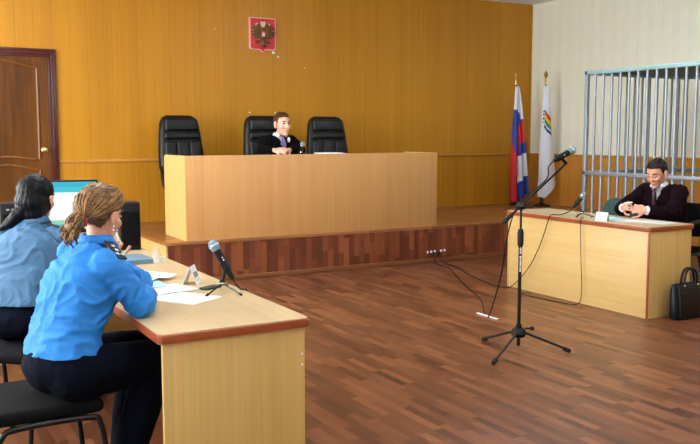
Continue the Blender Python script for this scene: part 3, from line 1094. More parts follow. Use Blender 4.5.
# ---------------------------------------------------------------- microphones
def mic(parent, head, tail, r=0.026):
    """hand-held microphone from grille centre to tail"""
    head, tail = V(head), V(tail)
    d_ = (tail - head).normalized()
    L = (tail - head).length
    k = B(); k.lathe(head - d_ * r, [(r * 0.35, 0.0), (r * 0.75, r * 0.25), (r * 0.97, r * 0.7), (r, r), (r * 0.97, r * 1.35), (r * 0.82, r * 1.8), (r * 0.72, r * 2.1)], frame(d_), 24)
    g = obj('grille', k, 'mesh', parent)
    k = B(); k.lathe(head, [(r * 1.0, -0.002), (r * 1.03, 0.0), (r * 1.03, 0.005), (r * 1.0, 0.007)], frame(d_), 24)
    obj('grille_band', k, 'chrome', g)
    k = B(); k.lathe(head + d_ * (r * 1.1), [(r * 0.7, 0), (r * 0.78, 0.006), (r * 0.72, 0.02), (r * 0.58, L * 0.6), (r * 0.46, L - r * 1.15), (r * 0.3, L - r)], frame(d_), 20)
    bd = obj('mic_body', k, 'plastic', parent)
    k = B()
    X = frame(d_, (0, -1, 0.3))
    for j in range(3):
        k.box(head + d_ * (r * 2 + 0.018 + j * 0.014) + X.col[0] * (r * 0.64), (0.0022, 0.005, 0.009), X)
    obj('body_mark', k, 'white', bd, smooth=False)
    return bd


def table_mic(name, label, base, head, tail, feet, z):
    t = thing(name, label, 'microphone', base)
    mic(t, head, tail)
    head, tail = V(head), V(tail)
    mid = head.lerp(tail, 0.62)
    hub = V((base[0], base[1], z + 0.035))
    k = B(); k.cone(hub, mid, 0.007, 0.009, 10); k.cone(mid - (tail - head) * 0.12, mid + (tail - head) * 0.12, 0.021, 0.02, 14); k.lathe(hub - V((0, 0, 0.008)), [(0.010, 0), (0.016, 0.004), (0.016, 0.016), (0.009, 0.03)])
    cl = obj('clip', k, 'plastic', t)
    k = B(); k.lathe(hub + V((0, 0, 0.0)), [(0.017, 0), (0.0175, 0.004), (0.017, 0.008)])
    obj('collar_ring', k, 'chrome', cl)
    for f_ in feet:
        k = B(); k.tube([hub, hub.lerp(V(f_), 0.5) + V((0, 0, 0.004)), V(f_) + V((0, 0, 0.005))], 0.004, 8, 4)
        lg = obj('leg', k, 'blackmetal', t)
        k = B(); k.cap(V(f_) + V((0, 0, 0.0065)), V(f_).lerp(hub, 0.08) + V((0, 0, 0.006)), 0.006)
        obj('rubber_tip', k, 'rubber', lg)
    return t


table_mic('table_microphone', 'microphone on a small tripod at the near end of the women\'s desk', (1.432, 3.79, 0.75), (1.405, 3.825, 0.968), (1.478, 3.772, 0.808),
          ((1.315, 3.685, 0.75), (1.462, 3.625, 0.75), (1.50, 3.90, 0.75)), 0.75)
k = B(); k.tube([(1.4775, 3.771, 0.81), (1.49, 3.765, 0.785), (1.512, 3.76, 0.757), (1.532, 3.75, 0.754), (1.54, 3.745, 0.735), (1.541, 3.74, 0.60), (1.542, 3.74, 0.3), (1.545, 3.75, 0.006), (1.60, 3.9, 0.005)], 0.0035, 8, 8)
tag(obj('microphone_cable', k, 'rubber'), 'black cable from the microphone on the women\'s desk over the desk edge', 'cable')
rm = table_mic('table_microphone', 'microphone on a small tripod at the left end of the maroon-clad man\'s desk', (5.56, 5.62, 0.75), (5.575, 5.63, 0.945), (5.53, 5.70, 0.83),
               ((5.63, 5.56, 0.75), (5.60, 5.72, 0.75), (5.47, 5.60, 0.75)), 0.75)
table_mic('table_microphone', 'microphone standing on the court bench in front of the robed man', (4.19, 8.56, 1.2565), (4.178, 8.50, 1.385), (4.20, 8.60, 1.275),
          ((4.11, 8.52, 1.2565), (4.25, 8.50, 1.2565), (4.19, 8.66, 1.2565)), 1.2565)

# boom microphone stand
bs = thing('microphone_stand', 'tall black boom microphone stand on the open floor', 'microphone stand', (3.862, 4.478, 0))
P0 = V((3.862, 4.478, 0))
k = B(); k.lathe(P0 + V((0, 0, 0.085)), [(0.02, 0), (0.045, 0.01), (0.055, 0.035), (0.045, 0.06), (0.022, 0.075), (0.018, 0.1)], n=20)
hubp = obj('hub', k, 'plastic', bs)
k = B(); k.cone(P0 + V((0.04, -0.02, 0.15)), P0 + V((0.085, -0.04, 0.15)), 0.006); k.cone(P0 + V((0.075, -0.036, 0.15)), P0 + V((0.095, -0.046, 0.15)), 0.014, n=8)
obj('clamp_knob', k, 'plastic', hubp)
for fx, fy in ((3.80, 4.785), (3.455, 4.245), (4.10, 4.235)):
    f_ = V((fx, fy, 0.018))
    h_ = P0 + V((0, 0, 0.125)) + (f_ - P0).normalized() * 0.035
    k = B(); k.cone(h_, f_ + V((0, 0, 0.004)), 0.0095, n=12)
    lg = obj('leg', k, 'blackmetal', bs)
    k = B(); k.cap(f_.lerp(h_, 0.09), f_, 0.0155)
    obj('rubber_foot', k, 'rubber', lg)
k = B(); k.cone(P0 + V((0, 0, 0.03)), P0 + V((0, 0, 0.80)), 0.0125, n=14)
pl = obj('pole', k, 'blackmetal', bs)
k = B()
rr = random.Random(3)
RV = Matrix(((0.87, 0.49, 0), (-0.49, 0.87, 0), (0, 0, 1)))
z = 0.555
for j in range(13):                                       # worn white lettering up the tube, unreadable
    h_ = rr.uniform(0.006, 0.013)
    k.box(P0 + V((-0.0064, -0.0112, z)) , (rr.uniform(0.008, 0.014), 0.001, h_), RV)
    z += h_ + 0.003 + (0.012 if j == 8 else 0)
obj('pole_mark', k, 'white', pl, smooth=False)
k = B(); k.lathe(P0 + V((0, 0, 0.72)), [(0.014, 0), (0.021, 0.02), (0.022, 0.10), (0.016, 0.125)], n=16)
obj('height_grip', k, 'rubber', bs)
k = B(); k.cone(P0 + V((0, 0, 0.80)), P0 + V((0, 0, 0.985)), 0.008, n=12)
obj('inner_pole', k, 'blackmetal', bs)
JN = P0 + V((0, 0, 1.005))
k = B(); k.cone(JN + V((0.012, -0.025, 0)), JN + V((-0.012, 0.025, 0)), 0.022, n=16); k.cone(JN - V((0, 0, 0.03)), JN, 0.014); k.box(JN + V((0.028, -0.05, -0.005)), (0.05, 0.012, 0.014), rotz(-0.5), bev=0.004)
obj('boom_clutch', k, 'plastic', bs)
bt = V((4.235, 4.42, 1.268)); bl = V((3.765, 4.512, 0.872))
dirb = (bt - bl).normalized()
off = JN - (bl + dirb * (JN - bl).dot(dirb))
bl += off; bt += off
k = B(); k.cone(bl, bt, 0.0075, n=12)
bo = obj('boom', k, 'blackmetal', bs)
k = B(); k.cap(bl - dirb * 0.0, bl + dirb * 0.075, 0.016, 0.013)
obj('counterweight', k, 'rubber', bo)
MH = V((4.262, 4.405, 1.352)) + off; MTl = V((4.125, 4.43, 1.283)) + off
mb_ = mic(bs, MH, MTl, 0.029)
k = B(); k.cone(bt - dirb * 0.01, bt + V((-0.05, 0.004, 0.03)), 0.011, n=12); mm = MH.lerp(MTl, 0.7); k.cone(mm - (MTl - MH) * 0.14, mm + (MTl - MH) * 0.14, 0.022, n=14); k.cone(bt + V((-0.04, 0.003, 0.02)), mm, 0.009, n=10)
obj('mic_clip', k, 'plastic', bs)
# its cable: along the boom, down and away to the sockets on the platform
k = B(); k.tube([MTl, MTl + V((-0.05, 0.0, -0.045)), bl.lerp(bt, 0.66) + V((0, 0, 0.02)), JN + V((0.03, 0.01, 0.045)), JN + V((-0.035, 0.02, -0.03)), (3.835, 4.58, 0.80), (3.90, 4.72, 0.5), (4.06, 5.0, 0.22), (4.22, 5.25, 0.06), (4.33, 5.40, 0.005), (4.46, 5.62, 0.005), (4.75, 6.04, 0.005), (5.10, 6.75, 0.005), (5.372, 7.263, 0.005), (5.55, 7.62, 0.005), (5.62, 7.95, 0.006), (5.66, 8.05, 0.03), (5.67, 8.088, 0.10)], 0.0045, 8, 8)
tag(obj('microphone_cable', k, 'rubber'), 'black cable from the boom stand across the floor to the platform sockets', 'cable')
# cable of the right desk microphone
k = B(); k.tube([(5.532, 5.702, 0.832), (5.50, 5.73, 0.79), (5.44, 5.78, 0.762), (5.388, 5.84, 0.757), (5.376, 5.86, 0.70), (5.372, 5.95, 0.48), (5.366, 6.08, 0.26), (5.355, 6.24, 0.09), (5.34, 6.36, 0.008), (5.30, 6.5, 0.006), (5.36, 6.75, 0.006), (5.50, 7.2, 0.006), (5.66, 7.6, 0.006), (5.74, 7.95, 0.006), (5.755, 8.06, 0.03), (5.76, 8.089, 0.11)], 0.0045, 8, 8)
tag(obj('microphone_cable', k, 'rubber'), 'black cable sagging down the right desk\'s front and over to the platform sockets', 'cable')
k = B(); k.tube([(5.51, 5.56, 0.757), (5.44, 5.49, 0.756), (5.385, 5.455, 0.757), (5.375, 5.45, 0.70), (5.373, 5.43, 0.4), (5.370, 5.41, 0.12), (5.33, 5.42, 0.01), (5.27, 5.60, 0.005), (5.245, 5.86, 0.005), (5.25, 6.05, 0.005), (5.30, 6.09, 0.005), (5.34, 6.02, 0.005)], 0.0035, 8, 8)
tag(obj('thin_cable', k, 'rubber'), 'thin black cable hanging straight down the right desk\'s front into a floor loop', 'cable')
k = B(); k.box((4.355, 5.44, 0.005), (0.028, 0.27, 0.007), rotz(-0.03), bev=0.003)
tag(obj('floor_strip', k, 'white'), 'thin white strip lying on the floor by the cable', 'strip')
# sockets on the riser
so = thing('socket_strip', 'row of small white sockets with black plugs low on the platform front', 'sockets', (5.755, 8.115, 0.10))
for j, x in enumerate((5.60, 5.65, 5.70, 5.79, 5.84)):
    k = B(); k.box((x, 8.111, 0.125 + 0.002 * j), (0.024, 0.012, 0.026), bev=0.004)
    obj('socket', k, 'white', so)
for x in (5.67, 5.745):
    k = B(); k.cap((x, 8.092, 0.115), (x, 8.10, 0.085), 0.014)
    obj('plug', k, 'rubber', so)


# ---------------------------------------------------------------- things on the desks
def tent(name, label, ce, rz, w_, h_, dp, mark=True):
    t = thing(name, label, 'name card', ce, rz)
    T = Matrix.Translation(ce) @ Matrix.Rotation(rz, 4, 'Z')
    k = B()
    for s_ in (-1, 1):
        k.prism([(-w_ / 2, 0), (w_ / 2, 0), (w_ / 2, 1), (-w_ / 2, 1)], (0, s_ * dp, 0.001), (1, 0, 0), (0, -s_ * dp, h_), 0.0016)
    k.move(T)
    obj('folded_card', k, 'papr', t, smooth=False)
    if mark:
        k = B()
        k.prism([(-w_ * 0.38, 0.38), (w_ * 0.38, 0.38), (w_ * 0.38, 0.66), (-w_ * 0.38, 0.66)], (0, -dp - 0.0017, 0.0015), (1, 0, 0), (0, dp, h_), 0.0006)
        k.move(T)
        obj('printed_band', k, 'grey', t, smooth=False)
    return t


tent('name_card', 'white folded name card with a grey band on the women\'s desk', (1.37, 4.05, 0.75), 1.0, 0.10, 0.09, 0.036)
tent('name_card', 'small plain white folded name card in front of the man in maroon', (5.45, 5.27, 0.75), -PI / 2 + 0.25, 0.11, 0.075, 0.025, mark=False)


def sheet(name, label, ce, rz, w_, h_, mat, z, lift=0.003, group=None, cat='paper'):
    k = B()
    nu = 8
    T = Matrix.Translation((ce[0], ce[1], z)) @ Matrix.Rotation(rz, 4, 'Z')
    L = []
    for i in range(nu + 1):
        x = -w_ / 2 + w_ * i / nu
        zz = lift * (0.5 + 0.5 * math.sin(i * 1.3 + ce[0] * 40))
        L.append([T @ V((x, -h_ / 2, 0.0005 + zz)), T @ V((x, h_ / 2, 0.0005 + zz * 0.7)), T @ V((x, h_ / 2, 0.0016 + zz * 0.7)), T @ V((x, -h_ / 2, 0.0016 + zz))])
    k.loft(L)
    return tag(obj(name, k, mat), label, cat, group)


sheet('paper_sheet', 'white sheet of paper nearest the microphone on the women\'s desk', (1.21, 3.71, 0), 0.55, 0.21, 0.297, 'papr', 0.7505, 0.0015)
sheet('paper_sheet', 'white paper overlapping beneath the nearest sheet by the blonde woman\'s arm', (1.17, 3.93, 0), 0.25, 0.297, 0.21, 'papr', 0.7535, 0.002)
sheet('paper_sheet', 'pale cyan paper under the pen by the blonde woman', (1.13, 4.12, 0), -0.1, 0.21, 0.25, 'cyanpaper', 0.7575, 0.003)
sheet('paper_sheet', 'white curled paper at the far side of the blonde woman\'s papers', (1.19, 4.30, 0), 0.5, 0.22, 0.27, 'papr', 0.7615, 0.012)
pn = thing('ink_pen', 'black pen with yellow-green cap lying on the cyan paper', 'pen', (1.10, 4.03, 0.766))
k = B(); k.cone((1.10, 3.98, 0.768), (1.15, 4.08, 0.768), 0.006, n=10)
obj('barrel', k, 'plastic', pn)
k = B(); k.cone((1.15, 4.08, 0.768), (1.09, 4.13, 0.769), 0.008, n=10)
obj('cap', k, 'yellow', pn)
k = B(); k.prism(rounded(-0.06, 0.06, -0.028, 0.028, 0.015), (1.405, 3.88, 0.7515), (0.85, 0.5, 0), (-0.5, 0.85, 0), 0.008)
tag(obj('cover_case', k, 'greencase'), 'small dark green flat case behind the microphone on the women\'s desk', 'case')
k = B(); k.prism(rounded(-0.05, 0.05, -0.02, 0.02, 0.012), (5.60, 5.49, 0.7515), (0.2, -0.95, 0), (0.95, 0.2, 0), 0.006)
tag(obj('cover_case', k, 'greencase'), 'small dark flat case between microphone and name card on the maroon-clad man\'s desk', 'case')
fo = thing('document_folder', 'grey-blue folder lying flat at the far end of the women\'s desk', 'folder', (1.24, 4.93, 0.751))
k = B(); k.box((1.24, 4.93, 0.7535), (0.31, 0.25, 0.004), bev=0.0015); k.box((1.24, 4.93, 0.7755), (0.31, 0.25, 0.004), bev=0.0015)
k.box((1.24, 4.807, 0.7645), (0.31, 0.004, 0.022))
obj('cover', k, 'folder', fo)
k = B(); k.box((1.24, 4.935, 0.7645), (0.295, 0.225, 0.014))
obj('page_block', k, 'papr', fo, smooth=False)
k = B()
bmL = []
for i in range(13):
    u = i / 12
    bmL.append([(1.385 + 0.12 * u, 4.78 + 0.07 * u, 0.752), (1.39 + 0.10 * u, 4.84 + 0.06 * u, 0.752 + 0.09 * math.sin(PI * min(1, u * 1.2)) + 0.008), (1.392 + 0.10 * u, 4.844 + 0.06 * u, 0.753 + 0.09 * math.sin(PI * min(1, u * 1.2)) + 0.008), (1.39 + 0.12 * u, 4.90 + 0.07 * u, 0.752)])
k.loft(bmL)
tag(obj('plastic_sleeve', k, 'film'), 'crumpled clear plastic sleeve beside the grey-blue folder on the women\'s desk', 'sleeve')

# right desk papers
sheet('paper_sheet', 'pale paper under the hands of the man in maroon', (5.66, 5.20, 0), 0.3, 0.24, 0.30, 'papr', 0.7505, 0.002)
sheet('paper_sheet', 'pale cyan paper left of the man in maroon\'s hands', (5.62, 5.36, 0), -0.3, 0.21, 0.24, 'cyanpaper', 0.754, 0.002)
sheet('paper_sheet', 'white paper near the right end of the maroon-clad man\'s desk', (5.74, 4.95, 0), 0.15, 0.21, 0.29, 'papr', 0.7505, 0.002)
# bench papers
for j in range(1):
    k = B(); k.box((4.54, 8.52, 1.2685), (0.30, 0.22, 0.022), rotz(0.1), bev=0.003); k.box((4.52, 8.53, 1.2835), (0.27, 0.2, 0.008), rotz(-0.08), bev=0.002)
tag(obj('paper_stack', k, 'papr'), 'flat stack of white papers on the court bench', 'papers')

# monitor
mo = thing('computer_monitor', 'flat computer monitor with a bright cyan and white screen', 'monitor', (1.06, 5.60, 0.735))
MC, MRZ = V((1.06, 5.56, 1.04)), -0.22
R_ = rotz(MRZ)
k = B(); k.box(MC, (0.40, 0.035, 0.335), R_, bev=0.006)
case = obj('casing', k, 'plastic', mo)
for (z0, z1, mt, nm) in ((0.125, 0.156, 'scr_blue', 'toolbar'), (0.09, 0.125, 'scr_cyan', 'toolbar'), (-0.085, 0.09, 'scr_white', 'screen'), (-0.11, -0.085, 'scr_green', 'toolbar'), (-0.13, -0.11, 'scr_cyan', 'toolbar')):
    k = B(); k.box(MC + R_ @ V((0, -0.0185, (z0 + z1) / 2)), (0.375, 0.002, z1 - z0), R_)
    obj(nm, k, mt, case, smooth=False)
k = B(); k.box(MC + R_ @ V((0, 0.03, -0.2)), (0.06, 0.03, 0.18), R_, bev=0.006); k.lathe((MC + R_ @ V((0, 0.03, 0))) * V((1, 1, 0)).length * 0 + V(((MC + R_ @ V((0, 0.03, 0))).x, (MC + R_ @ V((0, 0.03, 0))).y, 0.7355)), [(0.11, 0), (0.11, 0.012), (0.03, 0.02)])
obj('monitor_foot', k, 'plastic', mo)


def speaker(label, ce, size, rz, marks):
    t = thing('desk_speaker', label, 'speaker', (ce[0], ce[1], ce[2]), rz)
    T = Matrix.Translation(ce) @ Matrix.Rotation(rz, 4, 'Z')
    k = B(); k.box((0, 0, size[2] / 2), size, bev=0.008); k.move(T)
    bd = obj('cabinet', k, 'plastic', t)
    k = B(); k.box((0, -size[1] / 2 - 0.002, size[2] * 0.45), (size[0] * 0.82, 0.006, size[2] * 0.72), bev=0.002); k.move(T)
    obj('front_grille', k, 'blackfab', t)
    if marks:
        k = B()
        for j in range(4):
            k.box((-size[0] * 0.25 + j * size[0] * 0.16, -size[1] / 2 - 0.0008, size[2] * 0.89), (size[0] * 0.1, 0.0012, 0.01))
        k.move(T)
        obj('front_mark', k, 'grey', bd, smooth=False)
    return t


speaker('tall narrow black speaker to the right of the monitor', (1.475, 5.62, 0.735), (0.13, 0.17, 0.315), -0.15, False)
speaker('squat black box with pale marks left of the dark-haired woman', (0.765, 5.60, 0.735), (0.18, 0.18, 0.34), -0.1, True)

# black bag
bg = thing('leather_briefcase', 'black leather briefcase standing on the floor against the end of the right desk', 'bag', (5.80, 4.60, 0), 0.0)
L = []
for z, hx, hy in ((0.002, 0.19, 0.045), (0.02, 0.20, 0.05), (0.14, 0.196, 0.043), (0.24, 0.186, 0.03), (0.275, 0.18, 0.02), (0.285, 0.175, 0.012)):
    P = []
    for i in range(28):
        a = 2 * PI * i / 28
        P.append(V((5.795 + hx * 1.14 * math.copysign(abs(math.cos(a)) ** 0.35, math.cos(a)), 4.600 + 0.10 * z + hy * math.copysign(abs(math.sin(a)) ** 0.5, math.sin(a)), z)))
    L.append(P)
k = B(); k.loft(L)
bb = obj('bag_body', k, 'leather', bg, angle=55)
for dy in (-0.012, 0.02):
    k = B(); k.tube([(5.710, 4.625 + dy, 0.25), (5.717, 4.625 + dy, 0.33), (5.745, 4.627 + dy, 0.385), (5.790, 4.628 + dy, 0.40), (5.835, 4.627 + dy, 0.385), (5.863, 4.625 + dy, 0.33), (5.870, 4.625 + dy, 0.25)], 0.009, 8, 6)
    h_ = obj('handle', k, 'leather', bg)
    for x in (5.71, 5.87):
        k = B(); k.ell((x, 4.618 + dy, 0.262), (0.009, 0.006, 0.012), n=12, k=8)
        obj('handle_ring', k, 'chrome', h_)
k = B(); k.tube([(5.615, 4.566, 0.215), (5.80, 4.562, 0.20), (5.985, 4.566, 0.215)], 0.004, 6, 6); k.tube([(5.62, 4.595, 0.265), (5.613, 4.57, 0.18), (5.605, 4.552, 0.03)], 0.005, 6, 6)
obj('seam_piping', k, 'leather', bb)


# ---------------------------------------------------------------- people
class Fr:
    """a local frame: f forward, l left, u up"""
    def __init__(s, o, f, u=(0, 0, 1)):
        s.o = V(o)
        s.f = V(f).normalized()
        u = V(u)
        s.u = (u - s.f * u.dot(s.f)).normalized()
        s.l = s.u.cross(s.f)
        s.R = Matrix((s.f, s.l, s.u)).transposed()

    def __call__(s, a, b_, c_):
        return s.o + s.f * a + s.l * b_ + s.u * c_


def azdir(az, pitch=0.0):
    return V((math.cos(az) * math.cos(pitch), math.sin(az) * math.cos(pitch), math.sin(pitch)))


def head_volume(b_, H, s, female=False):
    e = lambda c_, r: b_.ell(H(*[v * s for v in c_]), [v * s for v in r], H.R)
    e((-0.012, 0, 0.036), (0.098, 0.077, 0.088))
    e((0.022, 0, -0.02), (0.068, 0.064, 0.085))
    e((0.035, 0, -0.062), (0.05, 0.05, 0.05))
    e((0.066, 0, -0.098), (0.022, 0.026, 0.017))
    e((0.074, 0, 0.032), (0.016, 0.046, 0.012))
    for q in (-1, 1):
        e((0.058, q * 0.038, -0.022), (0.03, 0.022, 0.024))
        e((-0.002, q * 0.084, -0.002), (0.021, 0.010, 0.034))
        e((0.004, q * 0.080, -0.03), (0.011, 0.009, 0.013))
    b_.cap(H(0.084 * s, 0, 0.02 * s), H(0.108 * s, 0, -0.022 * s), 0.009 * s, 0.0125 * s)
    for q in (-1, 1):
        e((0.098, q * 0.010, -0.026), (0.011, 0.008, 0.008))
    e((0.086, 0, -0.052), (0.012, 0.022, 0.006))
    e((0.085, 0, -0.062), (0.012, 0.02, 0.007))


def face_parts(body, H, s, mats, down=False):
    for q in (-1, 1):
        if down:                                            # lowered lids with a dark lash line
            k = B(); k.ell(H(0.079 * s, q * 0.032 * s, 0.011 * s), (0.009 * s, 0.016 * s, 0.0075 * s), H.R, 14, 8)
            ey = obj('eyelid', k, 'skin', body)
            k = B(); k.tube([H(0.0845 * s, q * 0.018 * s, 0.006 * s), H(0.0875 * s, q * 0.031 * s, 0.003 * s), H(0.080 * s, q * 0.046 * s, 0.006 * s)], 0.002 * s, 6, 4)
            obj('lashes', k, 'iris', ey)
        else:
            k = B(); k.ell(H(0.0785 * s, q * 0.032 * s, 0.010 * s), (0.0085 * s, 0.0145 * s, 0.0052 * s), H.R, 14, 8)
            ey = obj('eye', k, 'eye', body)
            k = B(); k.ell(H(0.0855 * s, q * 0.031 * s, 0.0105 * s), (0.003 * s, 0.0072 * s, 0.0055 * s), H.R, 12, 8)
            obj('iris', k, 'iris', ey)
            k = B(); k.tube([H(0.083 * s, q * 0.017 * s, 0.013 * s), H(0.0875 * s, q * 0.031 * s, 0.0175 * s), H(0.079 * s, q * 0.047 * s, 0.013 * s)], 0.0028 * s, 6, 4)
            obj('lashes', k, 'iris', ey)
        k = B(); k.tube([H(0.084 * s, q * 0.014 * s, 0.031 * s), H(0.088 * s, q * 0.032 * s, 0.037 * s), H(0.076 * s, q * 0.052 * s, 0.031 * s)], 0.004 * s, 6, 4)
        obj('eyebrow', k, mats[0], body)
    k = B()
    k.tube([H(0.087 * s, 0.025 * s, -0.059 * s), H(0.0955 * s, 0.0, -0.0575 * s), H(0.087 * s, -0.025 * s, -0.059 * s)], 0.0026 * s, 6, 6)
    obj('mouth', k, 'lips', body)


def hand_volume(b_, wrist, f, pn_, side, curl=0.6, s=1.0, spread=0.16, thumb_in=0.5):
    """palm and five separate fingers; f along the hand, pn_ the palm normal (fingers curl toward it), side = +1 when the thumb lies on pn x f"""
    f = V(f).normalized()
    pn_ = V(pn_)
    pn_ = (pn_ - f * pn_.dot(f)).normalized()
    sd = pn_.cross(f) * side
    wrist = V(wrist)
    R = Matrix((f, sd, pn_)).transposed()
    b_.ell(wrist + f * 0.045 * s, (0.052 * s, 0.041 * s, 0.016 * s), R)
    b_.ell(wrist + f * 0.03 * s + sd * 0.02 * s + pn_ * 0.006 * s, (0.032 * s, 0.018 * s, 0.015 * s), R)
    for j, (o_, ln, r) in enumerate(((0.030, 0.072, 0.0088), (0.010, 0.080, 0.009), (-0.010, 0.074, 0.0086), (-0.029, 0.058, 0.0076))):
        a = (j - 1.5) * -spread
        d0 = (f * math.cos(a) + sd * math.sin(a)).normalized()
        p = wrist + f * 0.078 * s + sd * o_ * s
        ang = curl * 0.35
        for frac, add in ((0.45, curl * 0.9), (0.3, curl * 0.8), (0.25, 0)):
            dd = (d0 * math.cos(ang) + pn_ * math.sin(ang))
            q_ = p + dd * ln * frac * s
            b_.cap(p, q_, r * s, r * 0.93 * s, 10, 3)
            p = q_
            ang += add
    p = wrist + f * 0.02 * s + sd * 0.03 * s + pn_ * 0.004 * s
    for ln, mix in ((0.04, 0.9), (0.032, 0.5), (0.026, 0.25)):
        dd = (f * (1.1 - mix * 0.5) + sd * mix * 0.75 + pn_ * thumb_in * (1.1 - mix)).normalized()
        q_ = p + dd * ln * s
        b_.cap(p, q_, 0.0105 * s, 0.0095 * s, 10, 3)
        p = q_


def torso_loops(J, grow=0.0, z0=0, z1=None, widths=None, hem=0.0):
    """superellipse sections through pelvis, waist, chest, shoulders, neck base"""
    ctr = spline([J['pelvis'], J['waist'], J['chest'], J['neck']], 5)
    W = widths or [(0.165, 0.115), (0.145, 0.105), (0.165, 0.115), (0.075, 0.06)]
    n = len(ctr)
    L = []
    lat0, lat1 = J['lat0'], J['lat1']
    for i, p in enumerate(ctr):
        t = i / (n - 1)
        tt = t * 3
        a = min(2, int(tt))
        fr = tt - a
        fr = fr * fr * (3 - 2 * fr)
        hw = W[a][0] + (W[a + 1][0] - W[a][0]) * fr + grow
        hd = W[a][1] + (W[a + 1][1] - W[a][1]) * fr + grow
        tan = ctr[min(i + 1, n - 1)] - ctr[max(i - 1, 0)]
        lat = (lat0.lerp(lat1, t)).normalized()
        dep = tan.cross(lat).normalized() * -1
        ring = []
        for q in range(28):
            an = 2 * PI * q / 28
            cx_, sy_ = math.cos(an), math.sin(an)
            ring.append(p + lat * hw * math.copysign(abs(cx_) ** 0.8, cx_) + dep * hd * math.copysign(abs(sy_) ** 0.9, sy_))
        L.append(ring)
    return L


def limb(b_, pts, rads, n=16):
    for i in range(len(pts) - 1):
        b_.cap(pts[i], pts[i + 1], rads[i], rads[i + 1], n)


def person(label, J, base, skin, hd, hs, female, hands, W):
    t = thing('person', label, 'person', base)
    b_ = B()
    b_.loft(torso_loops(J, -0.012, widths=W))
    H = J['H']
    b_.cap(J['neck'] - V((0, 0, 0.03)), H(-0.012 * hs, 0, -0.05 * hs), 0.054 if not female else 0.045, 0.05 if not female else 0.042)
    head_volume(b_, H, hs, female)
    fm = 0.88 if female else 1.0
    for s_ in ('R', 'L'):
        limb(b_, [J['sh' + s_], J['el' + s_], J['wr' + s_]], [0.046 * fm, 0.038 * fm, 0.026 * fm])
        limb(b_, [J['hip' + s_], J['kn' + s_], J['an' + s_]], [0.075, 0.052, 0.036])
        b_.cap(J['an' + s_], J['an' + s_] + J['toe'] * 0.13 + V((0, 0, -0.045)), 0.034, 0.026)
        b_.cap(J['neck'] - V((0, 0, 0.03)), J['sh' + s_], 0.05 * fm, 0.048 * fm)
        hd_ = hands[s_]
        hand_volume(b_, J['wr' + s_], hd_[0], hd_[1], hd_[2], hd_[3], (0.92 if female else 1.05) * hd_[4] if len(hd_) > 4 else (0.92 if female else 1.05))
    me = bake(b_, 0.0052, 4, 0.5)
    body = obj('body', me, skin, t, angle=180)
    return t, body


def shirt(t, J, W, mat, grow, sleeve, cuffr, name='shirt', amp=0.006, armr=(0.062, 0.055, 0.042), seed=0.0, voxel=0.008, pred=None, vary=9.0, hem=None):
    b_ = B()
    L = torso_loops(J, grow, widths=W)
    b_.loft(L)
    for s_ in ('R', 'L'):
        b_.cap(J['neck'] - V((0, 0, 0.035)) + (J['neck'] - J['H'].o) * 0.0, J['sh' + s_], 0.052, armr[0] * 0.98)
        sh, el, wr = J['sh' + s_], J['el' + s_], J['wr' + s_]
        if sleeve == 'long':
            b_.cap(sh, el, armr[0], armr[1])
            e2 = el.lerp(wr, 0.92)
            b_.cone(el, e2, armr[1], armr[2])
            b_.ell(el, (armr[1],) * 3)
        else:
            e2 = sh.lerp(el, sleeve)
            b_.ell(sh, (armr[0],) * 3)
            b_.cone(sh, e2, armr[0], armr[0] * 1.04)
    me = bake(b_, voxel, 4, 0.5)
    folds(me, amp, vary, (1, 1, 1.3), seed)
    if hem:
        bm = bmesh.new()
        bm.from_mesh(me)
        bmesh.ops.bisect_plane(bm, geom=bm.verts[:] + bm.edges[:] + bm.faces[:], plane_co=(0, 0, hem), plane_no=(0, 0, 1), clear_inner=True)
        bm.to_mesh(me)
        bm.free()
    if pred:
        cut(me, pred)
    o = obj(name, me, mat, t, angle=180)
    if pred or hem:
        sd = o.modifiers.new('thickness', 'SOLIDIFY')
        sd.thickness = 0.004
    return o


def trousers(t, J, mat, r=(0.10, 0.072, 0.06), seed=3.0, hipw=(0.15, 0.125, 0.10), zmax=None):
    b_ = B()
    fr = Fr(J['pelvis'], J['fwd'])
    b_.ell(J['pelvis'] + V((0, 0, 0.015)), (hipw[1], hipw[0] + 0.02, hipw[2]), fr.R)
    b_.ell(J['pelvis'].lerp(J['waist'], 0.55), (hipw[1] * 0.86, hipw[0] * 0.94, 0.09), fr.R)
    for s_ in ('R', 'L'):
        b_.cap(J['hip' + s_], J['kn' + s_], r[0], r[1])
        b_.cone(J['kn' + s_], J['kn' + s_].lerp(J['an' + s_], 0.96), r[1], r[2])
    me = bake(b_, 0.009, 4, 0.5)
    folds(me, 0.004, 10, (1, 1, 1), seed)
    return obj('trousers', me, mat, t, angle=180)


def shoes(t, J, mat='blackcloth'):
    for s_ in ('R', 'L'):
        a = J['an' + s_]
        d_ = J['toe']
        b_ = B()
        b_.cap(a + V((0, 0, 0.01)), a + V((0, 0, -0.025)), 0.045, 0.046)
        b_.cap(a + V((0, 0, -0.04)) - d_ * 0.035, a + d_ * 0.15 + V((0, 0, -0.048)), 0.042, 0.034)
        me = bake(b_, 0.008, 3)
        zf = J['ground']
        for v in me.vertices:
            v.co.z = max(v.co.z, zf + 0.002)
        obj('shoe', me, mat, t, angle=180)


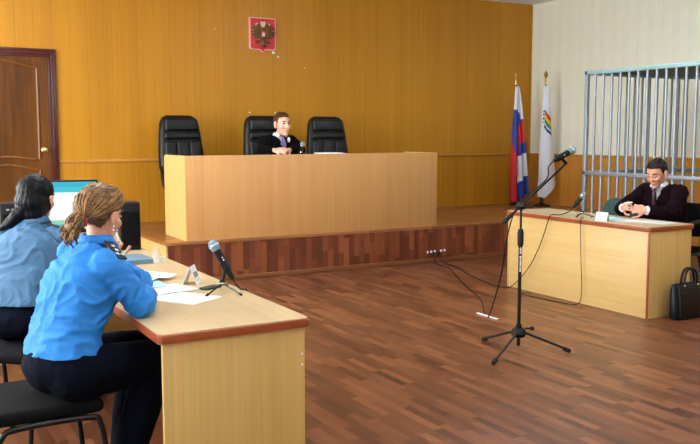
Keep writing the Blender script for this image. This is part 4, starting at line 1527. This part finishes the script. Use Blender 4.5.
def cap_hair(H, s, keep, grow=0.010, amp=0.004, scale=40, seed=0.0, streak=(1, 1, 1), c0=(-0.012, 0, 0.036), r0=(0.098, 0.077, 0.088), n=64, kk=40):
    b_ = B()
    R = [(r + grow / 1.0) * s for r in r0]
    L = []
    def pt(al, th):
        return V((c0[0] * s + R[0] * math.cos(al) * math.cos(th), c0[1] * s + R[1] * math.cos(al) * math.sin(th), c0[2] * s + R[2] * math.sin(al)))
    vt = {}
    for j in range(kk + 1):
        al = -PI / 2 + PI * j / kk
        for i in range(n):
            th = 2 * PI * i / n
            p = pt(al, th)
            d_ = amp * noise.noise(V((p.x * streak[0], p.y * streak[1], p.z * streak[2])) * scale + V((seed, 0, 0)))
            q_ = p * (1 + d_ / 0.09)
            vt[(j, i)] = (b_.bm.verts.new(H(*q_)), p / s)
    for j in range(kk):
        for i in range(n):
            a = [vt[(j, i)], vt[(j, (i + 1) % n)], vt[(j + 1, (i + 1) % n)], vt[(j + 1, i)]]
            ce_ = (a[0][1] + a[1][1] + a[2][1] + a[3][1]) / 4
            if keep(ce_.x, ce_.y, ce_.z):
                vs_ = []
                for x in a:
                    if not any((x[0].co - y.co).length < 1e-7 for y in vs_):
                        vs_.append(x[0])
                if len(vs_) > 2:
                    b_.bm.faces.new(vs_)
    bmesh.ops.delete(b_.bm, geom=[v for v in b_.bm.verts if not v.link_faces], context='VERTS')
    return b_


def thick(o, th, off=-1):
    sd = o.modifiers.new('thickness', 'SOLIDIFY')
    sd.thickness, sd.offset = th, off
    return o


def cap_of(prefix, pts):
    pass


def collar(t, J, mat, r=0.058, h=0.035, lift=0.25, open_=0.5):
    """band round the neck with two falling points"""
    k = B()
    f, l = J['H'].f.copy(), None
    f.z = 0
    f = J['fwd'] * 1.0
    l = V((0, 0, 1)).cross(f)
    ce_ = J['neck'] + (J['H'](-0.012, 0, -0.06) - J['neck']) * lift
    ax = (J['H'](-0.012, 0, -0.05) - J['neck']).normalized()
    n = 26
    inn, mid, outl = [], [], []
    rows = [[], [], []]
    for i in range(n + 1):
        a = open_ * 0.5 + (2 * PI - open_) * i / n
        d_ = f * math.cos(a) + l * math.sin(a)
        front = max(0, math.cos(a))
        rows[0].append(k.bm.verts.new(ce_ + d_ * (r * 0.98) + ax * (h * 0.55 - 0.02 * front)))
        rows[1].append(k.bm.verts.new(ce_ + d_ * (r + 0.008) + ax * (h * 0.6 - 0.02 * front)))
        rows[2].append(k.bm.verts.new(ce_ + d_ * (r + 0.022 + 0.012 * front) - ax * (0.012 + 0.03 * front ** 2)))
    for a, b2 in zip(rows[:-1], rows[1:]):
        for i in range(n):
            k.bm.faces.new((a[i], a[i + 1], b2[i + 1], b2[i]))
    o = obj('collar', k, mat, t, angle=180)
    thick(o, 0.003)
    return o


def joints(pelvis, waist, chest, neck, fwd_low, fwd_up, head, face_dir, **kw):
    J = dict(pelvis=V(pelvis), waist=V(waist), chest=V(chest), neck=V(neck))
    J['fwd'] = V(fwd_up).normalized()
    up = V((0, 0, 1))
    J['lat0'] = up.cross(V(fwd_low)).normalized()
    J['lat1'] = up.cross(V(fwd_up)).normalized()
    J['H'] = Fr(head, face_dir)
    for a, v in kw.items():
        J[a] = V(v) if not isinstance(v, (int, float)) else v
    return J


def board(parent, a, b_, up, w_, stars, mat='navydark', name='shoulder_board'):
    """shoulder strap from a to b_, with little stars"""
    a, b_ = V(a), V(b_)
    R = frame(up, b_ - a)
    k = B(); k.box((a + b_) / 2, ((b_ - a).length, w_, 0.008), R, bev=0.003)
    o = obj(name, k, mat, parent)
    for s_, off_ in stars:
        k = B()
        P = []
        for q in range(10):
            rr_ = 0.0105 if q % 2 == 0 else 0.0045
            P.append((rr_ * math.cos(q * PI / 5), rr_ * math.sin(q * PI / 5)))
        k.prism(P, a.lerp(b_, s_) + R.col[2] * 0.0035 + R.col[1] * off_, R.col[0], R.col[1], 0.003)
        obj('star', k, 'white', o, smooth=False)
    return o


WF = [(0.175, 0.125), (0.140, 0.108), (0.150, 0.118), (0.06, 0.055)]
WM = [(0.170, 0.125), (0.165, 0.120), (0.185, 0.125), (0.07, 0.062)]

# --- blonde woman in the foreground
fB = azdir(math.radians(22))
fBl = azdir(math.radians(18))
J = joints((0.626, 3.461, 0.565), (0.65, 3.484, 0.70), (0.728, 3.525, 0.89), (0.80, 3.56, 1.025), fBl, fB,
           (0.828, 3.61, 1.155), azdir(math.radians(31), -0.22),
           hipR=(0.657, 3.376, 0.555), hipL=(0.60, 3.546, 0.555), knR=(1.02, 3.49, 0.545), knL=(0.99, 3.69, 0.55),
           anR=(0.83, 3.42, 0.085), anL=(0.92, 3.66, 0.085), toe=fB,
           shR=(0.80, 3.415, 0.965), shL=(0.735, 3.705, 0.985),
           elR=(0.93, 3.395, 0.808), elL=(1.05, 3.82, 0.815), wrR=(1.04, 3.70, 0.79), wrL=(0.925, 3.90, 0.925), ground=0.0)
tB, bodyB = person('blonde woman with tied-back hair and bright blue uniform shirt, seated in the foreground', J, (0.626, 3.461, 0), 'skin', None, 0.97, True,
                   {'R': ((0.0, 1, -0.05), (0, 0, -1), 1, 0.4), 'L': ((0.35, -0.1, 0.9), (-0.3, -0.9, 0.1), -1, 2.3)}, WF)
face_parts(bodyB, J['H'], 0.97, ['brow'])
shB = shirt(tB, J, WF, 'shirt_blue', 0.014, 'long', 0.04, hem=0.635, amp=0.012, armr=(0.066, 0.056, 0.043), seed=1.3)
collar(shB, J, 'shirt_blue', 0.056, 0.04, 0.5)
board(shB, J['neck'] + V((0.035, -0.05, 0.028)), J['shR'] + V((0.06, -0.03, 0.036)), (0.35, -0.4, 1), 0.045, ((0.3, 0.0), (0.55, 0.0), (0.8, 0.011), (0.8, -0.011)))
board(shB, J['neck'] + V((-0.02, 0.045, 0.020)), J['shL'] + V((0.0, 0.03, 0.058)), (0.0, 0.25, 1), 0.042, ((0.4, 0.0), (0.65, 0.01)))
trousers(tB, J, 'navy', r=(0.11, 0.083, 0.075), hipw=(0.165, 0.145, 0.11))
shoes(tB, J)
H = J['H']; hs = 0.97


def keepB(x, y, z):
    # pulled back: off the face, over the top of the ear
    if x > 0.045:
        return z > 0.075 - 0.0 * x and z > 0.05 + (x - 0.045) * 0.9
    if x > -0.03:
        return z > 0.020 + max(0, x) * 0.7
    return z > -0.055 - (x + 0.03) * 0.2


k = cap_hair(H, hs, keepB, 0.016, 0.005, 30, 2.0, (1, 3, 1))
hair = thick(obj('hair', k, 'hair_blonde', bodyB, angle=180), 0.008)
k = B()
TI = V((-0.108, -0.022, -0.035))
rr = random.Random(11)
for j in range(230):                                        # combed-back locks from hairline to the tie
    a = -1.25 + 2.5 * (j / 229)
    st = V((0.085 - 0.035 * abs(a) + rr.uniform(-0.03, 0.01), 0.078 * math.sin(a), 0.118 * math.cos(a) ** 0.6 if math.cos(a) > 0 else 0.03))
    P = []
    for q in range(7):
        t_ = q / 6
        p = st.lerp(TI + V((0, 0.012 * math.sin(a), 0)), t_)
        if p.x > -0.03:
            p.z = max(p.z, 0.030)
        cc = V((-0.012, 0, 0.036))
        d_ = p - cc
        e_ = math.sqrt((d_.x / 0.116) ** 2 + (d_.y / 0.095) ** 2 + (d_.z / 0.105) ** 2)
        if e_ > 1e-3 and q < 6:
            want = 1.0 + rr.uniform(-0.01, 0.03)
            d_ = d_ / e_ * want
        P.append(H(*((cc + d_) * hs)))
    k.mi = rr.choice((0, 0, 1, 2))
    k.tube(P, 0.006, 6, 3, radii=(rr.uniform(0.0018, 0.0032), rr.uniform(0.002, 0.0035)))
obj('hair_locks', k, ['hair_blonde', 'hair_fair', 'hair_shade'], hair, angle=180)
k = B()
for ce_, ra in (((-0.03, 0.0, -0.012), (0.03, 0.026, 0.026)), ((-0.052, 0.0, -0.034), (0.032, 0.036, 0.034))):
    k.ell(H(*(TI + V(ce_))), ra, H.R, 20, 12)
for j in range(120):                                       # short bushy tail behind the tie
    a = rr.uniform(0, 2 * PI)
    r_ = 0.036 * rr.uniform(0.1, 1.0) ** 0.5
    off_ = V((0, r_ * math.cos(a), r_ * math.sin(a)))
    e1 = TI + V((-0.040 + rr.uniform(-0.012, 0.01), 0.0, -0.008)) + off_
    e2 = TI + V((-0.066 + rr.uniform(-0.016, 0.016), 0.0, -0.044 + rr.uniform(-0.016, 0.016))) + off_ * 1.25
    e3 = e2 + V((rr.uniform(-0.012, 0.022), rr.uniform(-0.012, 0.012), rr.uniform(-0.03, -0.004)))
    k.mi = rr.choice((0, 0, 1, 2))
    k.tube([H(*(TI + off_ * 0.25)), H(*e1), H(*e2), H(*e3)], 0.008, 6, 4, radii=(0.005, 0.0025))
obj('pony_tail', k, ['hair_blonde', 'hair_fair', 'hair_shade'], hair, angle=180)
k = B(); k.tube([H(*(TI + V((-0.008 + 0.004 * math.sin(q * 1.3), 0.017 * math.cos(2 * PI * q / 12), -0.006 + 0.019 * math.sin(2 * PI * q / 12))))) for q in range(12)], 0.0065, 8, 3, True)
obj('hair_tie', k, 'red_tie', hair)
for q in (-1, 1):
    k = B(); k.ell(H(0.006, q * 0.080, -0.044), (0.007, 0.004, 0.009), H.R, 10, 6); k.ell(H(0.006, q * 0.082, -0.056), (0.005, 0.004, 0.007), H.R, 10, 6)
    obj('earring', k, 'chrome', bodyB)

# --- dark-haired woman
fW = azdir(math.radians(52)); fWl = azdir(math.radians(50))
J = joints((0.63, 4.49, 0.565), (0.648, 4.52, 0.72), (0.69, 4.57, 0.90), (0.722, 4.63, 1.01), fWl, fW,
           (0.752, 4.69, 1.155), azdir(math.radians(46), -0.12),
           hipR=(0.70, 4.44, 0.555), hipL=(0.56, 4.54, 0.555), knR=(0.94, 4.79, 0.56), knL=(0.80, 4.89, 0.56),
           anR=(0.98, 4.85, 0.085), anL=(0.84, 4.95, 0.085), toe=V((0.3, 0.2, 0)).normalized(),
           shR=(0.85, 4.53, 0.955), shL=(0.60, 4.73, 0.955),
           elR=(0.985, 4.70, 0.835), elL=(0.80, 4.95, 0.84), wrR=(0.985, 4.925, 0.79), wrL=(0.92, 5.14, 0.78), ground=0.0)
tW, bodyW = person('dark-haired woman in a light blue short-sleeved shirt facing the monitor', J, (0.63, 4.49, 0), 'skin', None, 0.98, True,
                   {'R': ((0.0, 1, -0.02), (0, 0, -1), 1, 0.45), 'L': ((0.6, 0.8, -0.02), (0, 0, -1), -1, 0.45)}, WF)
face_parts(bodyW, J['H'], 0.98, ['brow'])
WW = [(0.19, 0.135), (0.165, 0.125), (0.165, 0.125), (0.06, 0.055)]
shW = shirt(tW, J, WW, 'shirt_pale', 0.016, 0.66, 0.05, hem=0.655, amp=0.011, armr=(0.066, 0.056, 0.043), seed=5.1)
collar(shW, J, 'shirt_pale', 0.056, 0.04, 0.5)
board(shW, J['neck'] + V((0.045, -0.03, 0.018)), J['shR'] + V((0.02, -0.02, 0.058)), (0.2, -0.15, 1), 0.042, ())
board(shW, J['neck'] + V((-0.045, 0.03, 0.018)), J['shL'] + V((-0.02, 0.02, 0.058)), (-0.2, 0.15, 1), 0.042, ())
trousers(tW, J, 'navy', hipw=(0.17, 0.14, 0.105))
shoes(tW, J)
H = J['H']; hs = 0.98


def keepW(x, y, z):
    if x > 0.05:
        return z > 0.055
    if x > -0.005:
        return z > -0.02 or abs(y) > 0.075
    return True


b_ = B()
e = lambda c_, r: b_.ell(H(*c_), [q * 0.92 for q in r], H.R)
e((-0.022, 0, 0.042), (0.112, 0.098, 0.098))
e((-0.05, 0, -0.015), (0.085, 0.094, 0.095))
e((-0.055, 0.0, -0.075), (0.06, 0.078, 0.06))
e((-0.012, 0, -0.012), (0.078, 0.097, 0.098))
b_.cap(H(-0.09, 0.03, -0.075), H(-0.12, 0.085, -0.14), 0.04, 0.028)
b_.cap(H(-0.12, 0.085, -0.14), H(-0.125, 0.14, -0.165), 0.028, 0.012)
me = bake(b_, 0.006, 5)
folds(me, 0.004, 26, (1, 2.2, 0.35), 4.0)
obj('hair', me, 'hair_black', bodyW, angle=180)

# --- robed man behind the bench
fJ = V((0.10, -1, 0)).normalized()
J = joints((4.12, 9.16, 1.035), (4.12, 9.12, 1.20), (4.12, 9.06, 1.36), (4.12, 8.99, 1.475), fJ, fJ,
           (4.135, 8.935, 1.605), V((0.12, -1, -0.05)),
           hipR=(4.03, 9.12, 1.035), hipL=(4.21, 9.12, 1.035), knR=(4.0, 8.70, 1.02), knL=(4.24, 8.70, 1.02),
           anR=(4.0, 8.66, 0.507), anL=(4.24, 8.66, 0.507), toe=V((0, -1, 0)),
           shR=(3.955, 9.02, 1.405), shL=(4.29, 9.02, 1.405),
           elR=(3.885, 8.92, 1.30), elL=(4.33, 8.88, 1.30), wrR=(3.935, 8.70, 1.315), wrL=(4.105, 8.70, 1.315), ground=PZ)
tJ, bodyJ = person('man in a black robe with short brown hair seated behind the court bench', J, (4.12, 9.16, PZ), 'skin_pale', None, 1.13, False,
                   {'R': ((0.75, -0.55, 0.0), (0.3, 0.5, -0.6), 1, 0.9), 'L': ((-0.75, -0.5, 0.12), (-0.3, 0.4, -0.7), -1, 0.9)}, WM)
face_parts(bodyJ, J['H'], 1.13, ['brow'])


def vneck(Jx, wid, dep, zoff=0.0):
    f = Jx['fwd']
    l = V((0, 0, 1)).cross(f)
    ne = Jx['neck']
    def pred(p):
        d_ = p - ne
        a = d_.dot(f)
        if a < 0.0:
            return False
        top = 0.03
        z = d_.z
        return z > -dep and abs(d_.dot(l)) < wid * (z + dep) / (dep + top)
    return pred


sJ = shirt(tJ, J, WM, 'shirt_lilac', 0.004, 0.4, 0.05, name='shirt', amp=0.002)
collar(sJ, J, 'shirt_white', 0.064, 0.045, open_=0.9)
rbJ = shirt(tJ, J, WM, 'robe', 0.022, 'long', 0.05, name='robe', amp=0.010, armr=(0.078, 0.068, 0.05), seed=8.0, pred=vneck(J, 0.075, 0.12), vary=9)
k = B()
f = J['fwd']; ne = J['neck']
P0_ = ne + f * 0.078 + V((0, 0, -0.012))
k.tube([P0_, P0_ + f * 0.035 + V((0, 0, -0.05)), P0_ + f * 0.045 + V((0, 0, -0.13))], 0.016, 8, 5, radii=(0.014, 0.024))
k.ell(P0_, (0.018, 0.016, 0.015), n=12, k=8)
obj('tie', k, 'tie_purple', tJ)
k = B(); k.ell(ne + f * 0.105 + V((0.062, 0, -0.045)), (0.018, 0.012, 0.032), n=12, k=8)
obj('robe_bow', k, 'white', rbJ)
trousers(tJ, J, 'blackcloth')
shoes(tJ, J)
H = J['H']; hs = 1.13


def keepM(x, y, z):
    # hairline: temples swept back, cut short round the ears
    ay = abs(y)
    front = 0.078 - 0.10 * max(0, ay - 0.045)
    if x > 0.035:
        return z > max(0.05, front - 0.25 * max(0, 0.07 - x)) 
    if x > 0.012:
        return z > 0.05 - (0.035 - x) * 2.6
    if x > -0.03:
        return z > 0.022 - max(0, -x) * 0.8
    return z > -0.035


k = cap_hair(H, hs, keepM, 0.004, 0.005, 45, 1.0, (1, 1, 1))
thick(obj('hair', k, 'hair_brown', bodyJ, angle=180), 0.007)

# --- man at the right desk
fM = V((-0.97, -0.26, 0)).normalized()
J = joints((6.44, 5.43, 0.555), (6.43, 5.425, 0.73), (6.38, 5.42, 0.90), (6.325, 5.42, 1.02), fM, fM,
           (6.265, 5.405, 1.135), azdir(math.atan2(-0.14, -0.97), -0.42),
           hipR=(6.42, 5.53, 0.555), hipL=(6.44, 5.33, 0.555), knR=(6.02, 5.50, 0.57), knL=(6.02, 5.22, 0.57),
           anR=(6.03, 5.50, 0.078), anL=(6.04, 5.22, 0.078), toe=V((-1, -0.1, 0)).normalized(),
           shR=(6.35, 5.595, 0.965), shL=(6.375, 5.235, 0.965),
           elR=(6.10, 5.66, 0.80), elL=(6.13, 5.10, 0.80), wrR=(5.905, 5.46, 0.83), wrL=(5.925, 5.22, 0.825), ground=0.0)
tM, bodyM = person('dark-haired man in a dark maroon jacket and tie reading at the desk', J, (6.44, 5.43, 0), 'skin', None, 1.06, False,
                   {'R': ((-0.5, -0.8, 0.25), (0.7, -0.5, -0.1), 1, 1.3), 'L': ((-0.5, 0.85, 0.12), (0.7, 0.45, -0.2), -1, 1.2)}, WM)
face_parts(bodyM, J['H'], 1.06, ['hair_dark'], down=True)
sM = shirt(tM, J, WM, 'shirt_white', 0.004, 'long', 0.05, name='shirt', amp=0.002, armr=(0.056, 0.048, 0.037))
collar(sM, J, 'shirt_white', 0.062, 0.04, open_=0.9)
jM = shirt(tM, J, WM, 'maroon', 0.020, 'long', 0.05, name='jacket', amp=0.008, armr=(0.074, 0.068, 0.047), seed=2.2, pred=vneck(J, 0.07, 0.17), vary=10)
k = B()
f = J['fwd']; ne = J['neck']
P0_ = ne + f * 0.08 + V((0, 0, -0.012))
k.tube([P0_, P0_ + f * 0.03 + V((0, 0, -0.05)), P0_ + f * 0.02 + V((0, 0, -0.16))], 0.016, 8, 5, radii=(0.014, 0.024))
k.ell(P0_, (0.017, 0.018, 0.016), n=12, k=8)
obj('tie', k, 'tie_dark', tM)
for s_ in ('R', 'L'):
    k = B()
    a, b2 = J['el' + s_].lerp(J['wr' + s_], 0.88), J['el' + s_].lerp(J['wr' + s_], 1.0)
    k.cone(a, b2, 0.041, 0.039, 18)
    obj('cuff', k, 'shirt_white', sM)
trousers(tM, J, 'blackcloth')
shoes(tM, J)
H = J['H']; hs = 1.06
k = cap_hair(H, hs, keepM, 0.005, 0.006, 45, 6.0, (1, 1, 1))
thick(obj('hair', k, 'hair_dark', bodyM, angle=180), 0.008)
k = B(); k.cone((5.85, 5.40, 0.878), (5.84, 5.30, 0.892), 0.006, 0.005, 10)
tag(obj('white_pen', k, 'white'), 'white pen held by the man in maroon', 'pen')
k = B(); k.cone((0.985, 3.90, 0.99), (0.955, 3.885, 1.065), 0.005, 0.004, 10)
tag(obj('white_pen', k, 'white'), 'white pen held up by the blonde woman', 'pen')
